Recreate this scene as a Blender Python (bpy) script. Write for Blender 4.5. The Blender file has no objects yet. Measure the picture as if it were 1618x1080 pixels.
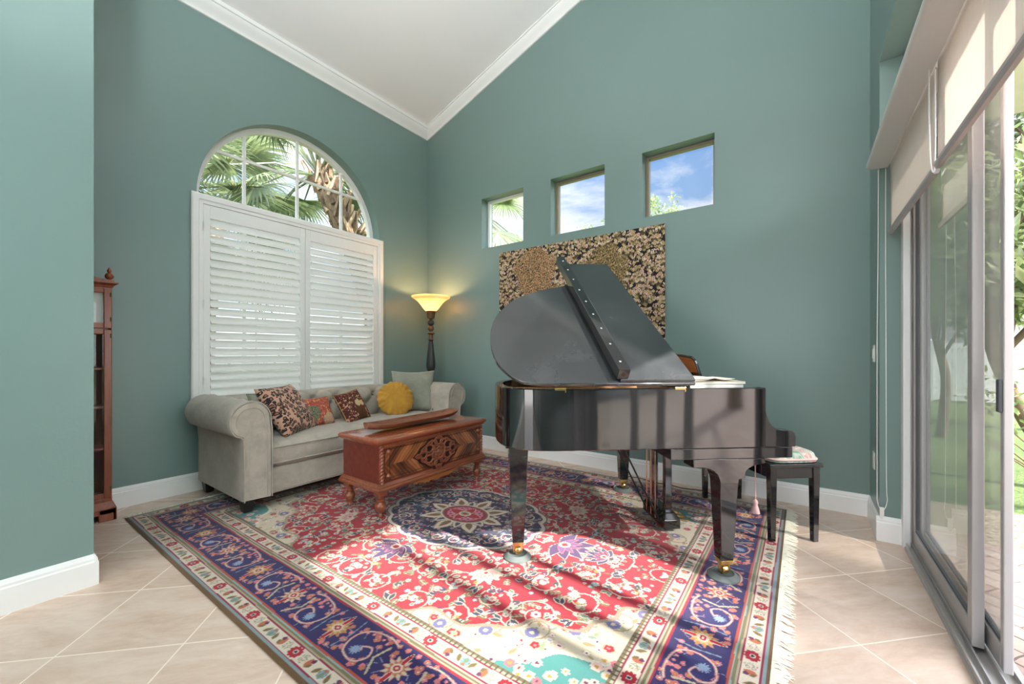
import bpy, bmesh, math, random
import numpy as np
from mathutils import Vector, Matrix, Euler
from mathutils.geometry import tessellate_polygon

random.seed(7)
rng = np.random.default_rng(11)
PI = math.pi
SC = bpy.context.scene
COL = SC.collection

# ------------------------------------------------------------------ materials
def s2l(c):
    return tuple((x/12.92 if x <= .04045 else ((x+.055)/1.055)**2.4) for x in c)
def C(r, g, b):
    return s2l((r/255., g/255., b/255.)) + (1.,)

class NT:
    """small helper round a node tree"""
    def __init__(s, tree):
        s.t = tree; s.n = tree.nodes; s.l = tree.links
    def node(s, typ, ins=None, **kw):
        n = s.n.new(typ)
        for k, v in kw.items():
            setattr(n, k, v)
        for k, v in (ins or {}).items():
            sock = n.inputs[k]
            if isinstance(v, bpy.types.NodeSocket):
                s.l.new(v, sock)
            else:
                sock.default_value = v
        return n
    def math(s, op, a, b=None, c=None):
        n = s.n.new('ShaderNodeMath'); n.operation = op
        for i, v in enumerate((a, b, c)):
            if v is None: continue
            if isinstance(v, bpy.types.NodeSocket): s.l.new(v, n.inputs[i])
            else: n.inputs[i].default_value = v
        return n.outputs[0]
    def mix(s, fac, a, b, blend='MIX'):
        n = s.n.new('ShaderNodeMix'); n.data_type = 'RGBA'; n.blend_type = blend
        for sock, v in ((n.inputs['Factor'], fac), (n.inputs['A'], a), (n.inputs['B'], b)):
            pass
        for i, v in ((0, fac), (6, a), (7, b)):
            if isinstance(v, bpy.types.NodeSocket): s.l.new(v, n.inputs[i])
            else: n.inputs[i].default_value = v
        return n.outputs[2]
    def ramp(s, fac, stops, interp='LINEAR'):
        n = s.n.new('ShaderNodeValToRGB'); n.color_ramp.interpolation = interp
        e = n.color_ramp.elements
        while len(e) < len(stops): e.new(.5)
        for el, (p, c) in zip(e, stops):
            el.position = p; el.color = c
        s.l.new(fac, n.inputs[0])
        return n.outputs[0]
    def coord(s, which='Object', scale=(1, 1, 1), rot=(0, 0, 0), loc=(0, 0, 0)):
        tc = s.n.new('ShaderNodeTexCoord')
        m = s.n.new('ShaderNodeMapping')
        s.l.new(tc.outputs[which], m.inputs[0])
        m.inputs['Location'].default_value = loc
        m.inputs['Rotation'].default_value = rot
        m.inputs['Scale'].default_value = scale
        return m.outputs[0]
    def noise(s, vec, scale=5, detail=3, rough=.5, dist=0):
        n = s.node('ShaderNodeTexNoise', {'Scale': scale, 'Detail': detail, 'Roughness': rough, 'Distortion': dist})
        s.l.new(vec, n.inputs['Vector'])
        return n.outputs[0]

def new_mat(name):
    m = bpy.data.materials.new(name); m.use_nodes = True
    nt = NT(m.node_tree)
    b = nt.n['Principled BSDF']
    return m, nt, b

def pset(nt, b, **kw):
    names = dict(color='Base Color', rough='Roughness', metal='Metallic', coat='Coat Weight', coatr='Coat Roughness',
                 spec='Specular IOR Level', sheen='Sheen Weight', sheenr='Sheen Roughness', trans='Transmission Weight', emis='Emission Color',
                 emiss='Emission Strength', sss='Subsurface Weight', normal='Normal', ior='IOR', alpha='Alpha')
    for k, v in kw.items():
        sock = b.inputs[names[k]]
        if isinstance(v, bpy.types.NodeSocket): nt.l.new(v, sock)
        else: sock.default_value = v

def bump(nt, h, strength=.2, dist=.01):
    n = nt.node('ShaderNodeBump', {'Strength': strength, 'Distance': dist, 'Height': h})
    return n.outputs[0]

def plain(name, col, rough=.5, var=.06, nscale=8, bumpk=0, **kw):
    m, nt, b = new_mat(name)
    v = nt.coord('Object')
    n = nt.noise(v, nscale, 3)
    lo = tuple(max(0, c*(1-var)) for c in col[:3])+(1,)
    hi = tuple(min(1, c*(1+var)) for c in col[:3])+(1,)
    pset(nt, b, color=nt.mix(n, lo, hi), rough=rough, **kw)
    if bumpk:
        pset(nt, b, normal=bump(nt, nt.noise(v, nscale*30, 2), bumpk, .002))
    return m

def wood(name, c1, c2, axis=1, scale=6, rough=.35, coat=.25, stretch=14):
    m, nt, b = new_mat(name)
    sc = [stretch]*3; sc[axis] = 1.2
    v = nt.coord('Object', tuple(sc))
    n = nt.noise(v, scale*.35, 5, .6, .6)
    n2 = nt.noise(v, scale*2.5, 3, .6)
    f = nt.math('ADD', nt.math('MULTIPLY', n, .7), nt.math('MULTIPLY', n2, .3))
    col = nt.ramp(f, [(.3, c1), (.7, c2)])
    pset(nt, b, color=col, rough=rough, coat=coat, coatr=.12)
    pset(nt, b, normal=bump(nt, n2, .06, .002))
    return m

M = {}
def wall_paint(name, col):
    m, nt, b = new_mat(name)
    v = nt.coord('Object')
    big = nt.noise(v, .9, 3)
    c = nt.mix(big, tuple(x*.96 for x in col[:3])+(1,), tuple(x*1.04 for x in col[:3])+(1,))
    pset(nt, b, color=c, rough=.34, spec=.5)
    pset(nt, b, normal=bump(nt, nt.noise(v, 90, 3), .10, .004))
    return m
M['teal'] = wall_paint('teal_wall_paint', (.190, .278, .262, 1))
M['white'] = plain('white_trim_paint', (.87, .87, .86, 1), .35, .02)
M['shutter'] = plain('shutter_white', (.88, .87, .85, 1), .38, .02)
M['ceiling'] = plain('ceiling_white', (.88, .87, .87, 1), .7, .01, 3, .1)

# travertine look tiles laid on the diagonal
def tile_mat():
    m, nt, b = new_mat('diagonal_floor_tile')
    v = nt.coord('Object', rot=(0, 0, -PI/4))   # rotated so the rows run diagonally across the room
    T = .4572
    sep = nt.node('ShaderNodeSeparateXYZ', {0: v})
    px = nt.math('DIVIDE', nt.math('SUBTRACT', sep.outputs[0], 2.136), T)
    py = nt.math('DIVIDE', nt.math('SUBTRACT', sep.outputs[1], 1.863), T)
    def edge(p):
        fr = nt.math('FRACT', p)
        return nt.math('MINIMUM', fr, nt.math('SUBTRACT', 1., fr))
    d = nt.math('MINIMUM', edge(px), edge(py))
    grout = nt.math('LESS_THAN', d, .0065)
    ids = nt.node('ShaderNodeCombineXYZ', {0: nt.math('FLOOR', px), 1: nt.math('FLOOR', py), 2: 0.})
    wn = nt.node('ShaderNodeTexWhiteNoise', {'Vector': ids.outputs[0]}, noise_dimensions='3D')
    off = nt.node('ShaderNodeVectorMath', {0: wn.outputs['Color'], 1: (9, 9, 9)}, operation='MULTIPLY')
    vv = nt.node('ShaderNodeVectorMath', {0: v, 1: off.outputs[0]}, operation='ADD')
    st = nt.node('ShaderNodeMapping', {0: vv.outputs[0], 'Scale': (1.2, 3.4, 1)})
    n = nt.noise(st.outputs[0], 2.2, 6, .62, .8)
    n2 = nt.noise(st.outputs[0], 9, 5, .65, .4)
    f = nt.math('ADD', nt.math('MULTIPLY', n, .65), nt.math('MULTIPLY', n2, .35))
    c = nt.ramp(f, [(.28, C(194, 164, 144)), (.5, C(216, 191, 173)), (.72, C(230, 211, 198))])
    c = nt.mix(nt.math('MULTIPLY', wn.outputs['Value'], .22), c, C(210, 187, 168))
    c = nt.mix(grout, c, C(232, 218, 202))
    pset(nt, b, color=c, rough=nt.math('ADD', .26, nt.math('MULTIPLY', grout, .4)), spec=.45)
    pset(nt, b, normal=bump(nt, nt.math('SUBTRACT', nt.math('MULTIPLY', n2, .25), nt.math('MULTIPLY', grout, .6)), .12, .004))
    return m
M['tile'] = tile_mat()

M['black'] = None
def gloss_black(name, base, rough, dust=0.):
    m, nt, b = new_mat(name)
    v = nt.coord('Object')
    n = nt.noise(v, 3.2, 5, .65, .8)
    n2 = nt.noise(v, 140, 2)
    d = nt.math('MULTIPLY', nt.math('SMOOTHSTEP' if False else 'MULTIPLY', n, n), dust)
    c = nt.mix(d, base, (.30, .31, .33, 1))
    wob = nt.noise(v, 1.6, 1)
    pset(nt, b, color=c, rough=nt.math('ADD', rough, nt.math('MULTIPLY', d, .35)), ior=1.85)
    if dust:
        speck = nt.math('GREATER_THAN', n2, .74)
        pset(nt, b, color=nt.mix(nt.math('MULTIPLY', speck, .08), c, (.5, .5, .5, 1)))
    pset(nt, b, normal=bump(nt, wob, .05, .06))
    return m
M['black'] = gloss_black('black_lacquer', (.008, .008, .009, 1), .06)
M['lidblack'] = gloss_black('dusty_black_lacquer', (.016, .017, .019, 1), .09, .26)
M['satinblack'] = plain('satin_black', (.012, .012, .013, 1), .35, .2)
M['brass'] = plain('brass', (.83, .58, .22, 1), .18, .05, metal=1.)
M['copper'] = plain('copper_rod', (.72, .40, .24, 1), .25, .05, metal=1.)
M['gold_plate'] = plain('gold_iron_plate', (.74, .36, .14, 1), .35, .15, metal=.3)
M['soundboard'] = wood('soundboard_spruce', C(196, 128, 84), C(222, 156, 110), 0, 6, .3, .4)
M['felt'] = plain('red_felt', C(120, 20, 25), .9)
M['ivory'] = plain('white_key', C(238, 235, 226), .25, .02)
M['caster'] = plain('caster_cup_resin', C(104, 110, 108), .22, .2)
M['steel'] = plain('polished_steel', (.7, .7, .7, 1), .2, .03, metal=1.)
M['alu'] = plain('grey_aluminium', C(186, 182, 180), .38, .04, metal=.35)
M['doorgrey'] = plain('grey_door_frame', C(176, 172, 172), .4, .03, metal=.2)
M['aluwhite'] = plain('white_aluminium', C(228, 228, 228), .35, .03)
M['gasket'] = plain('dark_gasket', C(70, 72, 76), .6)
M['chain'] = plain('white_bead_chain', C(240, 240, 238), .4)
M['plastic'] = plain('white_plastic', C(236, 234, 228), .35, .02)

def glass_mat(name, tint=(.97, .985, .98, 1), refl=1.):
    m = bpy.data.materials.new(name); m.use_nodes = True
    nt = NT(m.node_tree); nt.n.clear()
    out = nt.node('ShaderNodeOutputMaterial')
    tr = nt.node('ShaderNodeBsdfTransparent', {0: tint})
    gl = nt.node('ShaderNodeBsdfGlossy', {'Roughness': .0})
    fr = nt.node('ShaderNodeFresnel', {'IOR': 1.5})
    ge = nt.node('ShaderNodeNewGeometry')
    front = nt.math('SUBTRACT', 1., ge.outputs['Backfacing'])
    mx = nt.node('ShaderNodeMixShader', {0: nt.math('MULTIPLY', nt.math('MULTIPLY', fr.outputs[0], front), refl), 1: tr.outputs[0], 2: gl.outputs[0]})
    nt.l.new(mx.outputs[0], out.inputs[0])
    return m
M['glass'] = glass_mat('window_glass')

def velvet(name, c, var=.16):
    m, nt, b = new_mat(name)
    v = nt.coord('Object')
    n = nt.noise(v, 5, 5, .65, .8)
    n2 = nt.noise(v, 26, 3, .6)
    f = nt.math('ADD', nt.math('MULTIPLY', n, .75), nt.math('MULTIPLY', n2, .25))
    lo = tuple(x*(1-var) for x in c[:3])+(1,); hi = tuple(min(1, x*(1+var)) for x in c[:3])+(1,)
    pset(nt, b, color=nt.ramp(f, [(.35, lo), (.65, hi)]), rough=.85, sheen=.35, sheenr=.4, spec=.2)
    pset(nt, b, normal=bump(nt, nt.noise(v, 400, 1), .12, .001))
    return m
M['velvet'] = velvet('grey_velvet', C(176, 167, 155))
M['velvetshaded'] = velvet('shaded_velvet_button', C(120, 114, 106))  # darker copy of the sofa velvet: dent shade put into the button colour
M['velvetgreen'] = velvet('grey_green_velvet', C(146, 146, 132))
M['yellow'] = velvet('mustard_velvet', C(192, 142, 58), .2)
M['cherry'] = wood('cherry_wood', C(122, 50, 30), C(168, 82, 50), 1)
M['cherryend'] = wood('red_cedar_end', C(84, 32, 24), C(128, 52, 38), 1, 5)
M['lidwood'] = wood('chest_lid_wood', C(128, 62, 42), C(172, 96, 64), 1, 5, .22, .6)
M['orangewood'] = wood('light_walnut', C(168, 96, 44), C(206, 134, 70), 1)
M['carve'] = wood('carved_walnut', C(98, 48, 32), C(162, 92, 60), 1, 10, .28, .4)
M['darkgroove'] = plain('dark_stained_groove', C(52, 26, 18), .5)
M['bowl'] = wood('weathered_bowl_wood', C(92, 48, 34), C(170, 110, 82), 1, 4, .6, 0, 10)
M['clockwood'] = wood('clock_mahogany', C(104, 44, 22), C(166, 84, 44), 2, 6)
M['clockback'] = wood('clock_back_panel', C(120, 70, 56), C(150, 96, 80), 2, 6, .5, 0)
M['legblack'] = plain('ebonised_leg', C(36, 32, 30), .4, .15)
M['bronze'] = plain('aged_bronze', C(110, 84, 54), .45, .5, 40, metal=.5)
M['ebony'] = plain('dark_fluted_pole', C(44, 40, 40), .35, .2)
M['paper'] = plain('paper', C(236, 230, 214), .8, .03)
M['paperedge'] = None
# ------------------------------------------------------------------ mesh builder
class MB:
    def __init__(s):
        s.v = []; s.f = []; s.mi = []; s.cur = 0
    def add(s, verts, faces, T=None):
        o = len(s.v)
        if T is not None:
            verts = [T @ Vector(p) for p in verts]
        s.v += [tuple(p) for p in verts]
        s.f += [tuple(i+o for i in f) for f in faces]
        s.mi += [s.cur]*len(faces)
        return s
    def box(s, x0, x1, y0, y1, z0, z1, T=None):
        v = [(x0,y0,z0),(x1,y0,z0),(x1,y1,z0),(x0,y1,z0),(x0,y0,z1),(x1,y0,z1),(x1,y1,z1),(x0,y1,z1)]
        return s.add(v, [(0,3,2,1),(4,5,6,7),(0,1,5,4),(1,2,6,5),(2,3,7,6),(3,0,4,7)], T)
    def frustum(s, a, b, T=None):
        """a,b = (x0,x1,y0,y1,z) bottom and top rectangles"""
        v = []
        for (x0,x1,y0,y1,z) in (a, b):
            v += [(x0,y0,z),(x1,y0,z),(x1,y1,z),(x0,y1,z)]
        return s.add(v, [(0,3,2,1),(4,5,6,7),(0,1,5,4),(1,2,6,5),(2,3,7,6),(3,0,4,7)], T)
    def loft(s, rings, closed=True, cap=True, loop=False, T=None):
        n = len(rings[0]); v = [p for r in rings for p in r]; f = []
        m = len(rings)
        for i in range(m if loop else m-1):
            a = i*n; b = ((i+1) % m)*n
            for j in range(n if closed else n-1):
                k = (j+1) % n
                f.append((a+j, a+k, b+k, b+j))
        if cap and closed and not loop:
            f.append(tuple(range(n-1, -1, -1))); f.append(tuple((m-1)*n+j for j in range(n)))
        return s.add(v, f, T)
    def lathe(s, prof, n=20, T=None, cap=True):
        rings = [[(max(r,1e-5)*math.cos(2*PI*j/n), max(r,1e-5)*math.sin(2*PI*j/n), z) for j in range(n)] for r, z in prof]
        return s.loft(rings, True, cap, False, T)
    def tube(s, pts, r, n=8, T=None, closed=False, cap=True):
        P = [Vector(p) for p in pts]; m = len(P)
        rr = r if isinstance(r, (list, tuple)) else [r]*m
        rings = []; up = None
        for i, p in enumerate(P):
            if closed: t = P[(i+1) % m]-P[i-1]
            else: t = P[min(i+1, m-1)]-P[max(i-1, 0)]
            t = t.normalized() if t.length > 1e-9 else Vector((0, 0, 1))
            if up is None:
                up = Vector((0, 0, 1)) if abs(t.z) < .9 else Vector((1, 0, 0))
            a = t.cross(up)
            if a.length < 1e-6: a = t.orthogonal()
            a.normalize(); b = a.cross(t).normalized(); up = b
            rings.append([tuple(p+(a*math.cos(2*PI*j/n)+b*math.sin(2*PI*j/n))*rr[i]) for j in range(n)])
        return s.loft(rings, True, cap, closed, T)
    def prism(s, poly, z0, z1, T=None):
        n = len(poly)
        v = [(x, y, z0) for x, y in poly]+[(x, y, z1) for x, y in poly]
        f = [tuple(range(n-1, -1, -1)), tuple(range(n, 2*n))]+[(i, (i+1) % n, n+(i+1) % n, n+i) for i in range(n)]
        return s.add(v, f, T)
    def grid(s, fn, nu, nv, T=None, flip=False):
        v = [fn(i/nu, j/nv) for i in range(nu+1) for j in range(nv+1)]
        f = []
        for i in range(nu):
            for j in range(nv):
                a = i*(nv+1)+j; q = (a, a+1, a+nv+2, a+nv+1)
                f.append(q[::-1] if flip else q)
        return s.add(v, f, T)
    def build(s, name, mat, parent=None, smooth=40, bevel=0, seg=2, fixn=True):
        me = bpy.data.meshes.new(name)
        me.from_pydata(s.v, [], s.f); me.update()
        mats = mat if isinstance(mat, (list, tuple)) else [mat]
        for m in mats: me.materials.append(m)
        if len(mats) > 1: me.polygons.foreach_set('material_index', s.mi)
        if fixn:
            bm = bmesh.new(); bm.from_mesh(me)
            bmesh.ops.recalc_face_normals(bm, faces=bm.faces); bm.to_mesh(me); bm.free()
        if smooth:
            me.shade_smooth(); me.set_sharp_from_angle(angle=math.radians(smooth))
        o = bpy.data.objects.new(name, me); COL.objects.link(o)
        if parent is not None: o.parent = parent
        if bevel:
            b = o.modifiers.new('bevel', 'BEVEL'); b.width = bevel; b.segments = seg; b.limit_method = 'ANGLE'; b.angle_limit = math.radians(40)
            b.harden_normals = False
        return o

def tag(o, label, cat, group=None, kind=None):
    o['label'] = label; o['category'] = cat
    if group: o['group'] = group
    if kind: o['kind'] = kind
    return o
def thing(name, label, cat, loc=(0, 0, 0), rz=0, group=None):
    o = bpy.data.objects.new(name, None); COL.objects.link(o)
    o.location = loc; o.rotation_euler = (0, 0, rz); o.empty_display_size = .1
    return tag(o, label, cat, group)
def struct(o, label=None, cat=None):
    o['kind'] = 'structure'
    if label: o['label'] = label
    if cat: o['category'] = cat
    return o
def part_label(o, label):
    o['label'] = label; return o
def arc(cx, cy, r, a0, a1, n):
    return [(cx+r*math.cos(math.radians(a0+(a1-a0)*i/n)), cy+r*math.sin(math.radians(a0+(a1-a0)*i/n))) for i in range(n+1)]
def catmull(pts, n=6, closed=False):
    P = [Vector(p) for p in pts]; out = []; m = len(P)
    for i in range(m if closed else m-1):
        if closed: p0, p1, p2, p3 = P[i-1], P[i], P[(i+1) % m], P[(i+2) % m]
        else: p0, p1, p2, p3 = P[max(i-1, 0)], P[i], P[i+1], P[min(i+2, m-1)]
        for k in range(n):
            t = k/n
            out.append(.5*((2*p1)+(p2-p0)*t+(2*p0-5*p1+4*p2-p3)*t*t+(3*p1-p0-3*p2+p3)*t**3))
    if not closed: out.append(P[-1])
    return [tuple(p) for p in out]
def frameM(o, x, y, z):
    """matrix from origin and three axis vectors"""
    m = Matrix.Identity(4)
    for i, a in enumerate((x, y, z)):
        for j in range(3): m[j][i] = a[j]
    for j in range(3): m[j][3] = o[j]
    return m

def slab_with_holes(mb, outer, holes, d0, d1, mapf):
    """flat wall: outer/holes are 2-D loops, thickness from d0 to d1, mapf(u,v,d)->xyz"""
    loops = [outer]+holes
    tris = tessellate_polygon([[Vector((u, v, 0)) for u, v in L] for L in loops])
    flat = [p for L in loops for p in L]
    for d in (d0, d1):
        mb.add([mapf(u, v, d) for u, v in flat], [tuple(t) for t in tris])
    for L in loops:
        n = len(L)
        mb.add([mapf(u, v, d0) for u, v in L]+[mapf(u, v, d1) for u, v in L],
               [(i, (i+1) % n, n+(i+1) % n, n+i) for i in range(n)])
    return mb

# ------------------------------------------------------------------ room dimensions
XL, XR, YB = -4.28, .40, 3.92        # window wall, door wall, piano wall
YJ = 3.47                            # jamb of the sliding door opening
YR = -5.2                            # rear wall, behind the viewpoint
XP = -2.98                           # short wall on the left of the picture
XM = -1.92; ZE = 4.27; SL = .327     # ridge of the vault, eave height, slope
def ceil_z(x):
    return ZE+SL*(x-XL) if x < XM else ZE+SL*(XM-XL)-SL*(x-XM)

# ---- floor
mb = MB(); mb.box(-4.5, .62, YR-.2, 4.15, -.12, 0)
struct(mb.build('floor', M['tile'], smooth=0), 'beige stone look floor tiles laid diagonally', 'floor')

# ---- window wall (left)
arch = [(1.255, 2.58)]
arch = arc(2.19, 2.58, .935, 180, 0, 40)
hole = [(1.255, .80)]+arch+[(3.125, .80)]
mb = MB()
slab_with_holes(mb, [(-1.6, 0), (4.15, 0), (4.15, 4.6), (-1.6, 4.6)], [hole[::-1]], XL, XL-.22, lambda u, v, d: (d, u, v))
struct(mb.build('wall_left', M['teal'], smooth=30), 'green teal wall with the tall arched window', 'wall')
# ---- piano wall (back) with three square niche windows
NW = [(-3.285, -2.655), (-2.283, -1.647), (-1.263, -.627)]; NZ = (2.50, 3.128)
mb = MB()
slab_with_holes(mb, [(XL-.22, 0), (.62, 0), (.62, 4.5), (XM, 5.3), (XL-.22, 4.5)],
                [[(a, NZ[0]), (b, NZ[0]), (b, NZ[1]), (a, NZ[1])][::-1] for a, b in NW], YB, YB+.22, lambda u, v, d: (u, d, v))
struct(mb.build('wall_back', M['teal'], smooth=0), 'green teal wall behind the piano with three small windows', 'wall')
# ---- door wall (right)
YD = .70
mb = MB()
slab_with_holes(mb, [(YR, 0), (YD, 0), (YD, 3.05), (YJ, 3.05), (YJ, 0), (YB, 0), (YB, 4.5), (YR, 4.5)], [], XR, XR+.22, lambda u, v, d: (d, u, v))
struct(mb.build('wall_right', M['teal'], smooth=0), 'green teal wall round the sliding glass doors', 'wall')
# ---- short wall on the left
mb = MB(); mb.box(XP-.16, XP, YR, .437, 0, 4.8)
struct(mb.build('wall_partition', M['teal'], smooth=0), 'green teal wall end close to the viewer', 'wall')
mb = MB(); mb.box(XL, XP-.16, -1.6, -1.45, 0, 4.8)
struct(mb.build('wall_hall', M['teal'], smooth=0))
# ---- unseen rear wall, left mostly open to let in sky light
mb = MB()
slab_with_holes(mb, [(XP-.2, 0), (-2.75, 0), (-2.75, 3.6), (.15, 3.6), (.15, 0), (.62, 0), (.62, 4.5), (XM, 5.3), (XP-.2, 4.9)], [],
                YR, YR-.2, lambda u, v, d: (u, d, v))
struct(mb.build('wall_rear', M['teal'], smooth=0))
# ---- ceiling: two slopes
mb = MB()
for xa, xb in ((XL-.22, XM), (XM, XR+.3)):
    za = ceil_z(xa); zb = ceil_z(xb)
    v = [(xa, YR-.2, za), (xb, YR-.2, zb), (xb, YB+.22, zb), (xa, YB+.22, za)]
    mb.add(v+[(x, y, z+.12) for x, y, z in v], [(3,2,1,0),(4,5,6,7),(0,1,5,4),(1,2,6,5),(2,3,7,6),(3,0,4,7)])
struct(mb.build('ceiling', M['ceiling'], smooth=0), 'white vaulted ceiling', 'ceiling')

# ---- crown moulding: profile (a = out from wall, b = down from ceiling line)
CP = [(0, -.105), (.016, -.105), (.02, -.09), (.028, -.078), (.05, -.06), (.075, -.036), (.086, -.022), (.09, -.012), (.104, -.012), (.104, .03), (0, .03)]
def run_profile(mb, p0, p1, out, up, prof):
    p0, p1, out, up = map(Vector, (p0, p1, out, up))
    mb.loft([[tuple(p+out*a+up*b) for a, b in prof] for p in (p0, p1)])
mb = MB(); run_profile(mb, (XL, -1.45, ZE), (XL, YB, ZE), (1, 0, SL*.3), (0, 0, 1), CP)
struct(mb.build('trim_1', M['white'], smooth=35), 'white crown moulding above the arched window wall', 'crown moulding')
mb = MB()
sv = Vector((1, 0, SL)).normalized(); un = Vector((-SL, 0, 1)).normalized()
run_profile(mb, (XL, YB, ZE), (XM, YB, ceil_z(XM)), (0, -1, 0), un, CP)
sv = Vector((SL, 0, 1)).normalized()
run_profile(mb, (XM, YB, ceil_z(XM)), (XR, YB, ceil_z(XR)), (0, -1, 0), sv, CP)
struct(mb.build('trim_2', M['white'], smooth=35), 'white crown moulding sloping up above the piano wall', 'crown moulding')

# ---- baseboards
BP = [(0, 0), (.017, 0), (.017, .118), (.013, .124), (.013, .136), (.010, .142), (.007, .150), (.004, .157), (0, .157)]
def baseboard(name, runs, label):
    mb = MB()
    for p0, p1, out in runs: run_profile(mb, p0, p1, out, (0, 0, 1), BP)
    return struct(mb.build(name, M['white'], smooth=25), label, 'baseboard')
baseboard('baseboard_left', [((XL, -1.45, 0), (XL, YB, 0), (1, 0, 0))], 'white baseboard under the arched window')
baseboard('baseboard_back', [((XL, YB, 0), (XR, YB, 0), (0, -1, 0))], 'white baseboard behind the piano')
baseboard('baseboard_right', [((XR, YB, 0), (XR, YJ-.008, 0), (-1, 0, 0)), ((XR-.017, YJ, 0), (.505, YJ, 0), (0, -1, 0))],
          'white baseboard turning the corner into the glass door')
baseboard('baseboard_partition', [((XP, YR, 0), (XP, .437, 0), (1, 0, 0)), ((XP+.0165, .437, 0), (XP-.177, .437, 0), (0, 1, 0))],
          'white baseboard along the wall end close to the viewer')

# ---- arched window in the window wall
XG = XL-.15
mb = MB()
ring = arc(2.19, 2.58, .935, 180, 0, 40)
ri = arc(2.19, 2.58, .885, 180, 0, 40)
outl = [(1.255, .80)]+ring+[(3.125, .80)]
inl = [(1.305, .85)]+ri+[(3.075, .85)]
n = len(outl)
rings = []
for i in range(n):
    (a, b), (c, d) = outl[i], inl[i]
    rings.append([(XG-.03, a, b), (XG+.03, a, b), (XG+.03, c, d), (XG-.03, c, d)])
mb.loft(rings, True, False, True)
wf = struct(mb.build('window_1', M['shutter'], smooth=30), 'tall arched window behind white shutters', 'window')
mb = MB()
for y in (1.68, 2.19, 2.70):
    h = 2.58+math.sqrt(.9**2-(y-2.19)**2)
    mb.box(XG-.012, XG+.014, y-.013, y+.013, .82, h)
for z in (1.45, 2.02, 2.575, 3.07):
    w = .9 if z <= 2.58 else math.sqrt(.9**2-(z-2.58)**2)
    mb.box(XG-.012, XG+.012, 2.19-w, 2.19+w, z-.013, z+.013)
mb.build('window_muntins', M['shutter'], wf, smooth=0)
mb = MB(); mb.box(XG-.003, XG+.003, 1.27, 3.11, .83, 2.58)
mb.prism([(y, z) for y, z in arc(2.19, 2.58, .90, 180, 0, 40)], -.003, .003, Matrix(((0,0,1,XG),(1,0,0,0),(0,1,0,0),(0,0,0,1))))
mb.build('window_pane', M['glass'], wf, smooth=0)
# ---- niche windows
for k, (a, b) in enumerate(NW):
    y = YB+.12
    mb = MB()
    t = .03
    mb.box(a, a+t, y, y+.05, NZ[0], NZ[1]); mb.box(b-t, b, y, y+.05, NZ[0], NZ[1])
    mb.box(a+t, b-t, y, y+.05, NZ[1]-t, NZ[1]); mb.box(a+t, b-t, y, y+.05, NZ[0], NZ[0]+t*.6)
    nm = ['nearest the corner and the lamp', 'in the middle of the three', 'furthest from the corner']
    w = struct(mb.build('window_%d' % (k+2), plain('bronze_window_frame', C(146, 132, 112), .4) if k else M['white'], smooth=0, bevel=.003), 'small square window '+nm[k], 'window')
    mb = MB(); mb.box(a+t*.5, b-t*.5, y+.02, y+.026, NZ[0], NZ[1]-t*.5); mb.build('window_pane', M['glass'], w, smooth=0)

# ---- plantation shutter over the lower part of the arched window
sh = thing('plantation_shutter', 'white louvered plantation shutter covering the lower half of the arched window', 'shutter', (XL, 2.1875, 0))
mb = MB()
y0, y1, zb, zt = -.977, .977, .62, 2.585
FP = [(0, 0), (.03, 0), (.038, .012), (.038, .05), (.03, .058), (.03, .085), (0, .085)]   # (out, inward from outer edge)
def shutter_frame(mb):
    cs = [(y0, zb, 1, 1), (y0, zt, 1, -1), (y1, zt, -1, -1), (y1, zb, -1, 1)]
    rings = []
    for (y, z, sy, sz) in cs:
        rings.append([(a, y+sy*b, z+sz*b) for a, b in FP])
    mb.loft(rings, True, False, True)
shutter_frame(mb); mb.build('frame', M['shutter'], sh, smooth=25)
def shutter_panel(ya, yb):
    mb = MB()
    st = .052
    za, zc = zb+.088, zt-.088
    x0, x1 = -.006, .024
    mb.box(x0, x1, ya, ya+st, za, zc); mb.box(x0, x1, yb-st, yb, za, zc)
    mb.box(x0, x1, ya+st, yb-st, zc-.115, zc); mb.box(x0, x1, ya+st, yb-st, za, za+.1)
    p = mb.build('shutter_panel', M['shutter'], sh, smooth=0, bevel=.003)
    lo = MB()
    top, bot = zc-.115, za+.1
    nl = 22; pit = (top-bot)/nl
    for i in range(nl):
        z = top-(i+.5)*pit
        tl = math.radians(60 if i < 10 else 50) if True else 0
        sec = []
        for k in range(12):
            an = 2*PI*k/12
            u = .044*math.cos(an); w = .0062*math.sin(an)
            # blade leans with its room edge low
            sec.append((.008+u*math.cos(tl)+w*math.sin(tl), z-u*math.sin(tl)+w*math.cos(tl)))
        lo.loft([[(a, y, b) for a, b in sec] for y in (ya+st+.002, yb-st-.002)])
    lo.box(-.045, -.032, (ya+yb)/2-.006, (ya+yb)/2+.006, bot, top)
    lo.build('louver_bank', M['shutter'], p, smooth=40)
    side = ya if ya < -.5 else yb
    for z in (.95, 1.62, 2.3):
        hg = MB(); hg.box(.012, .03, side-.006, side+.006, z-.04, z+.04)
        hg.build('hinge', M['plastic'], p, smooth=0)
shutter_panel(-.890, .002); shutter_panel(.006, .890)
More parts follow.
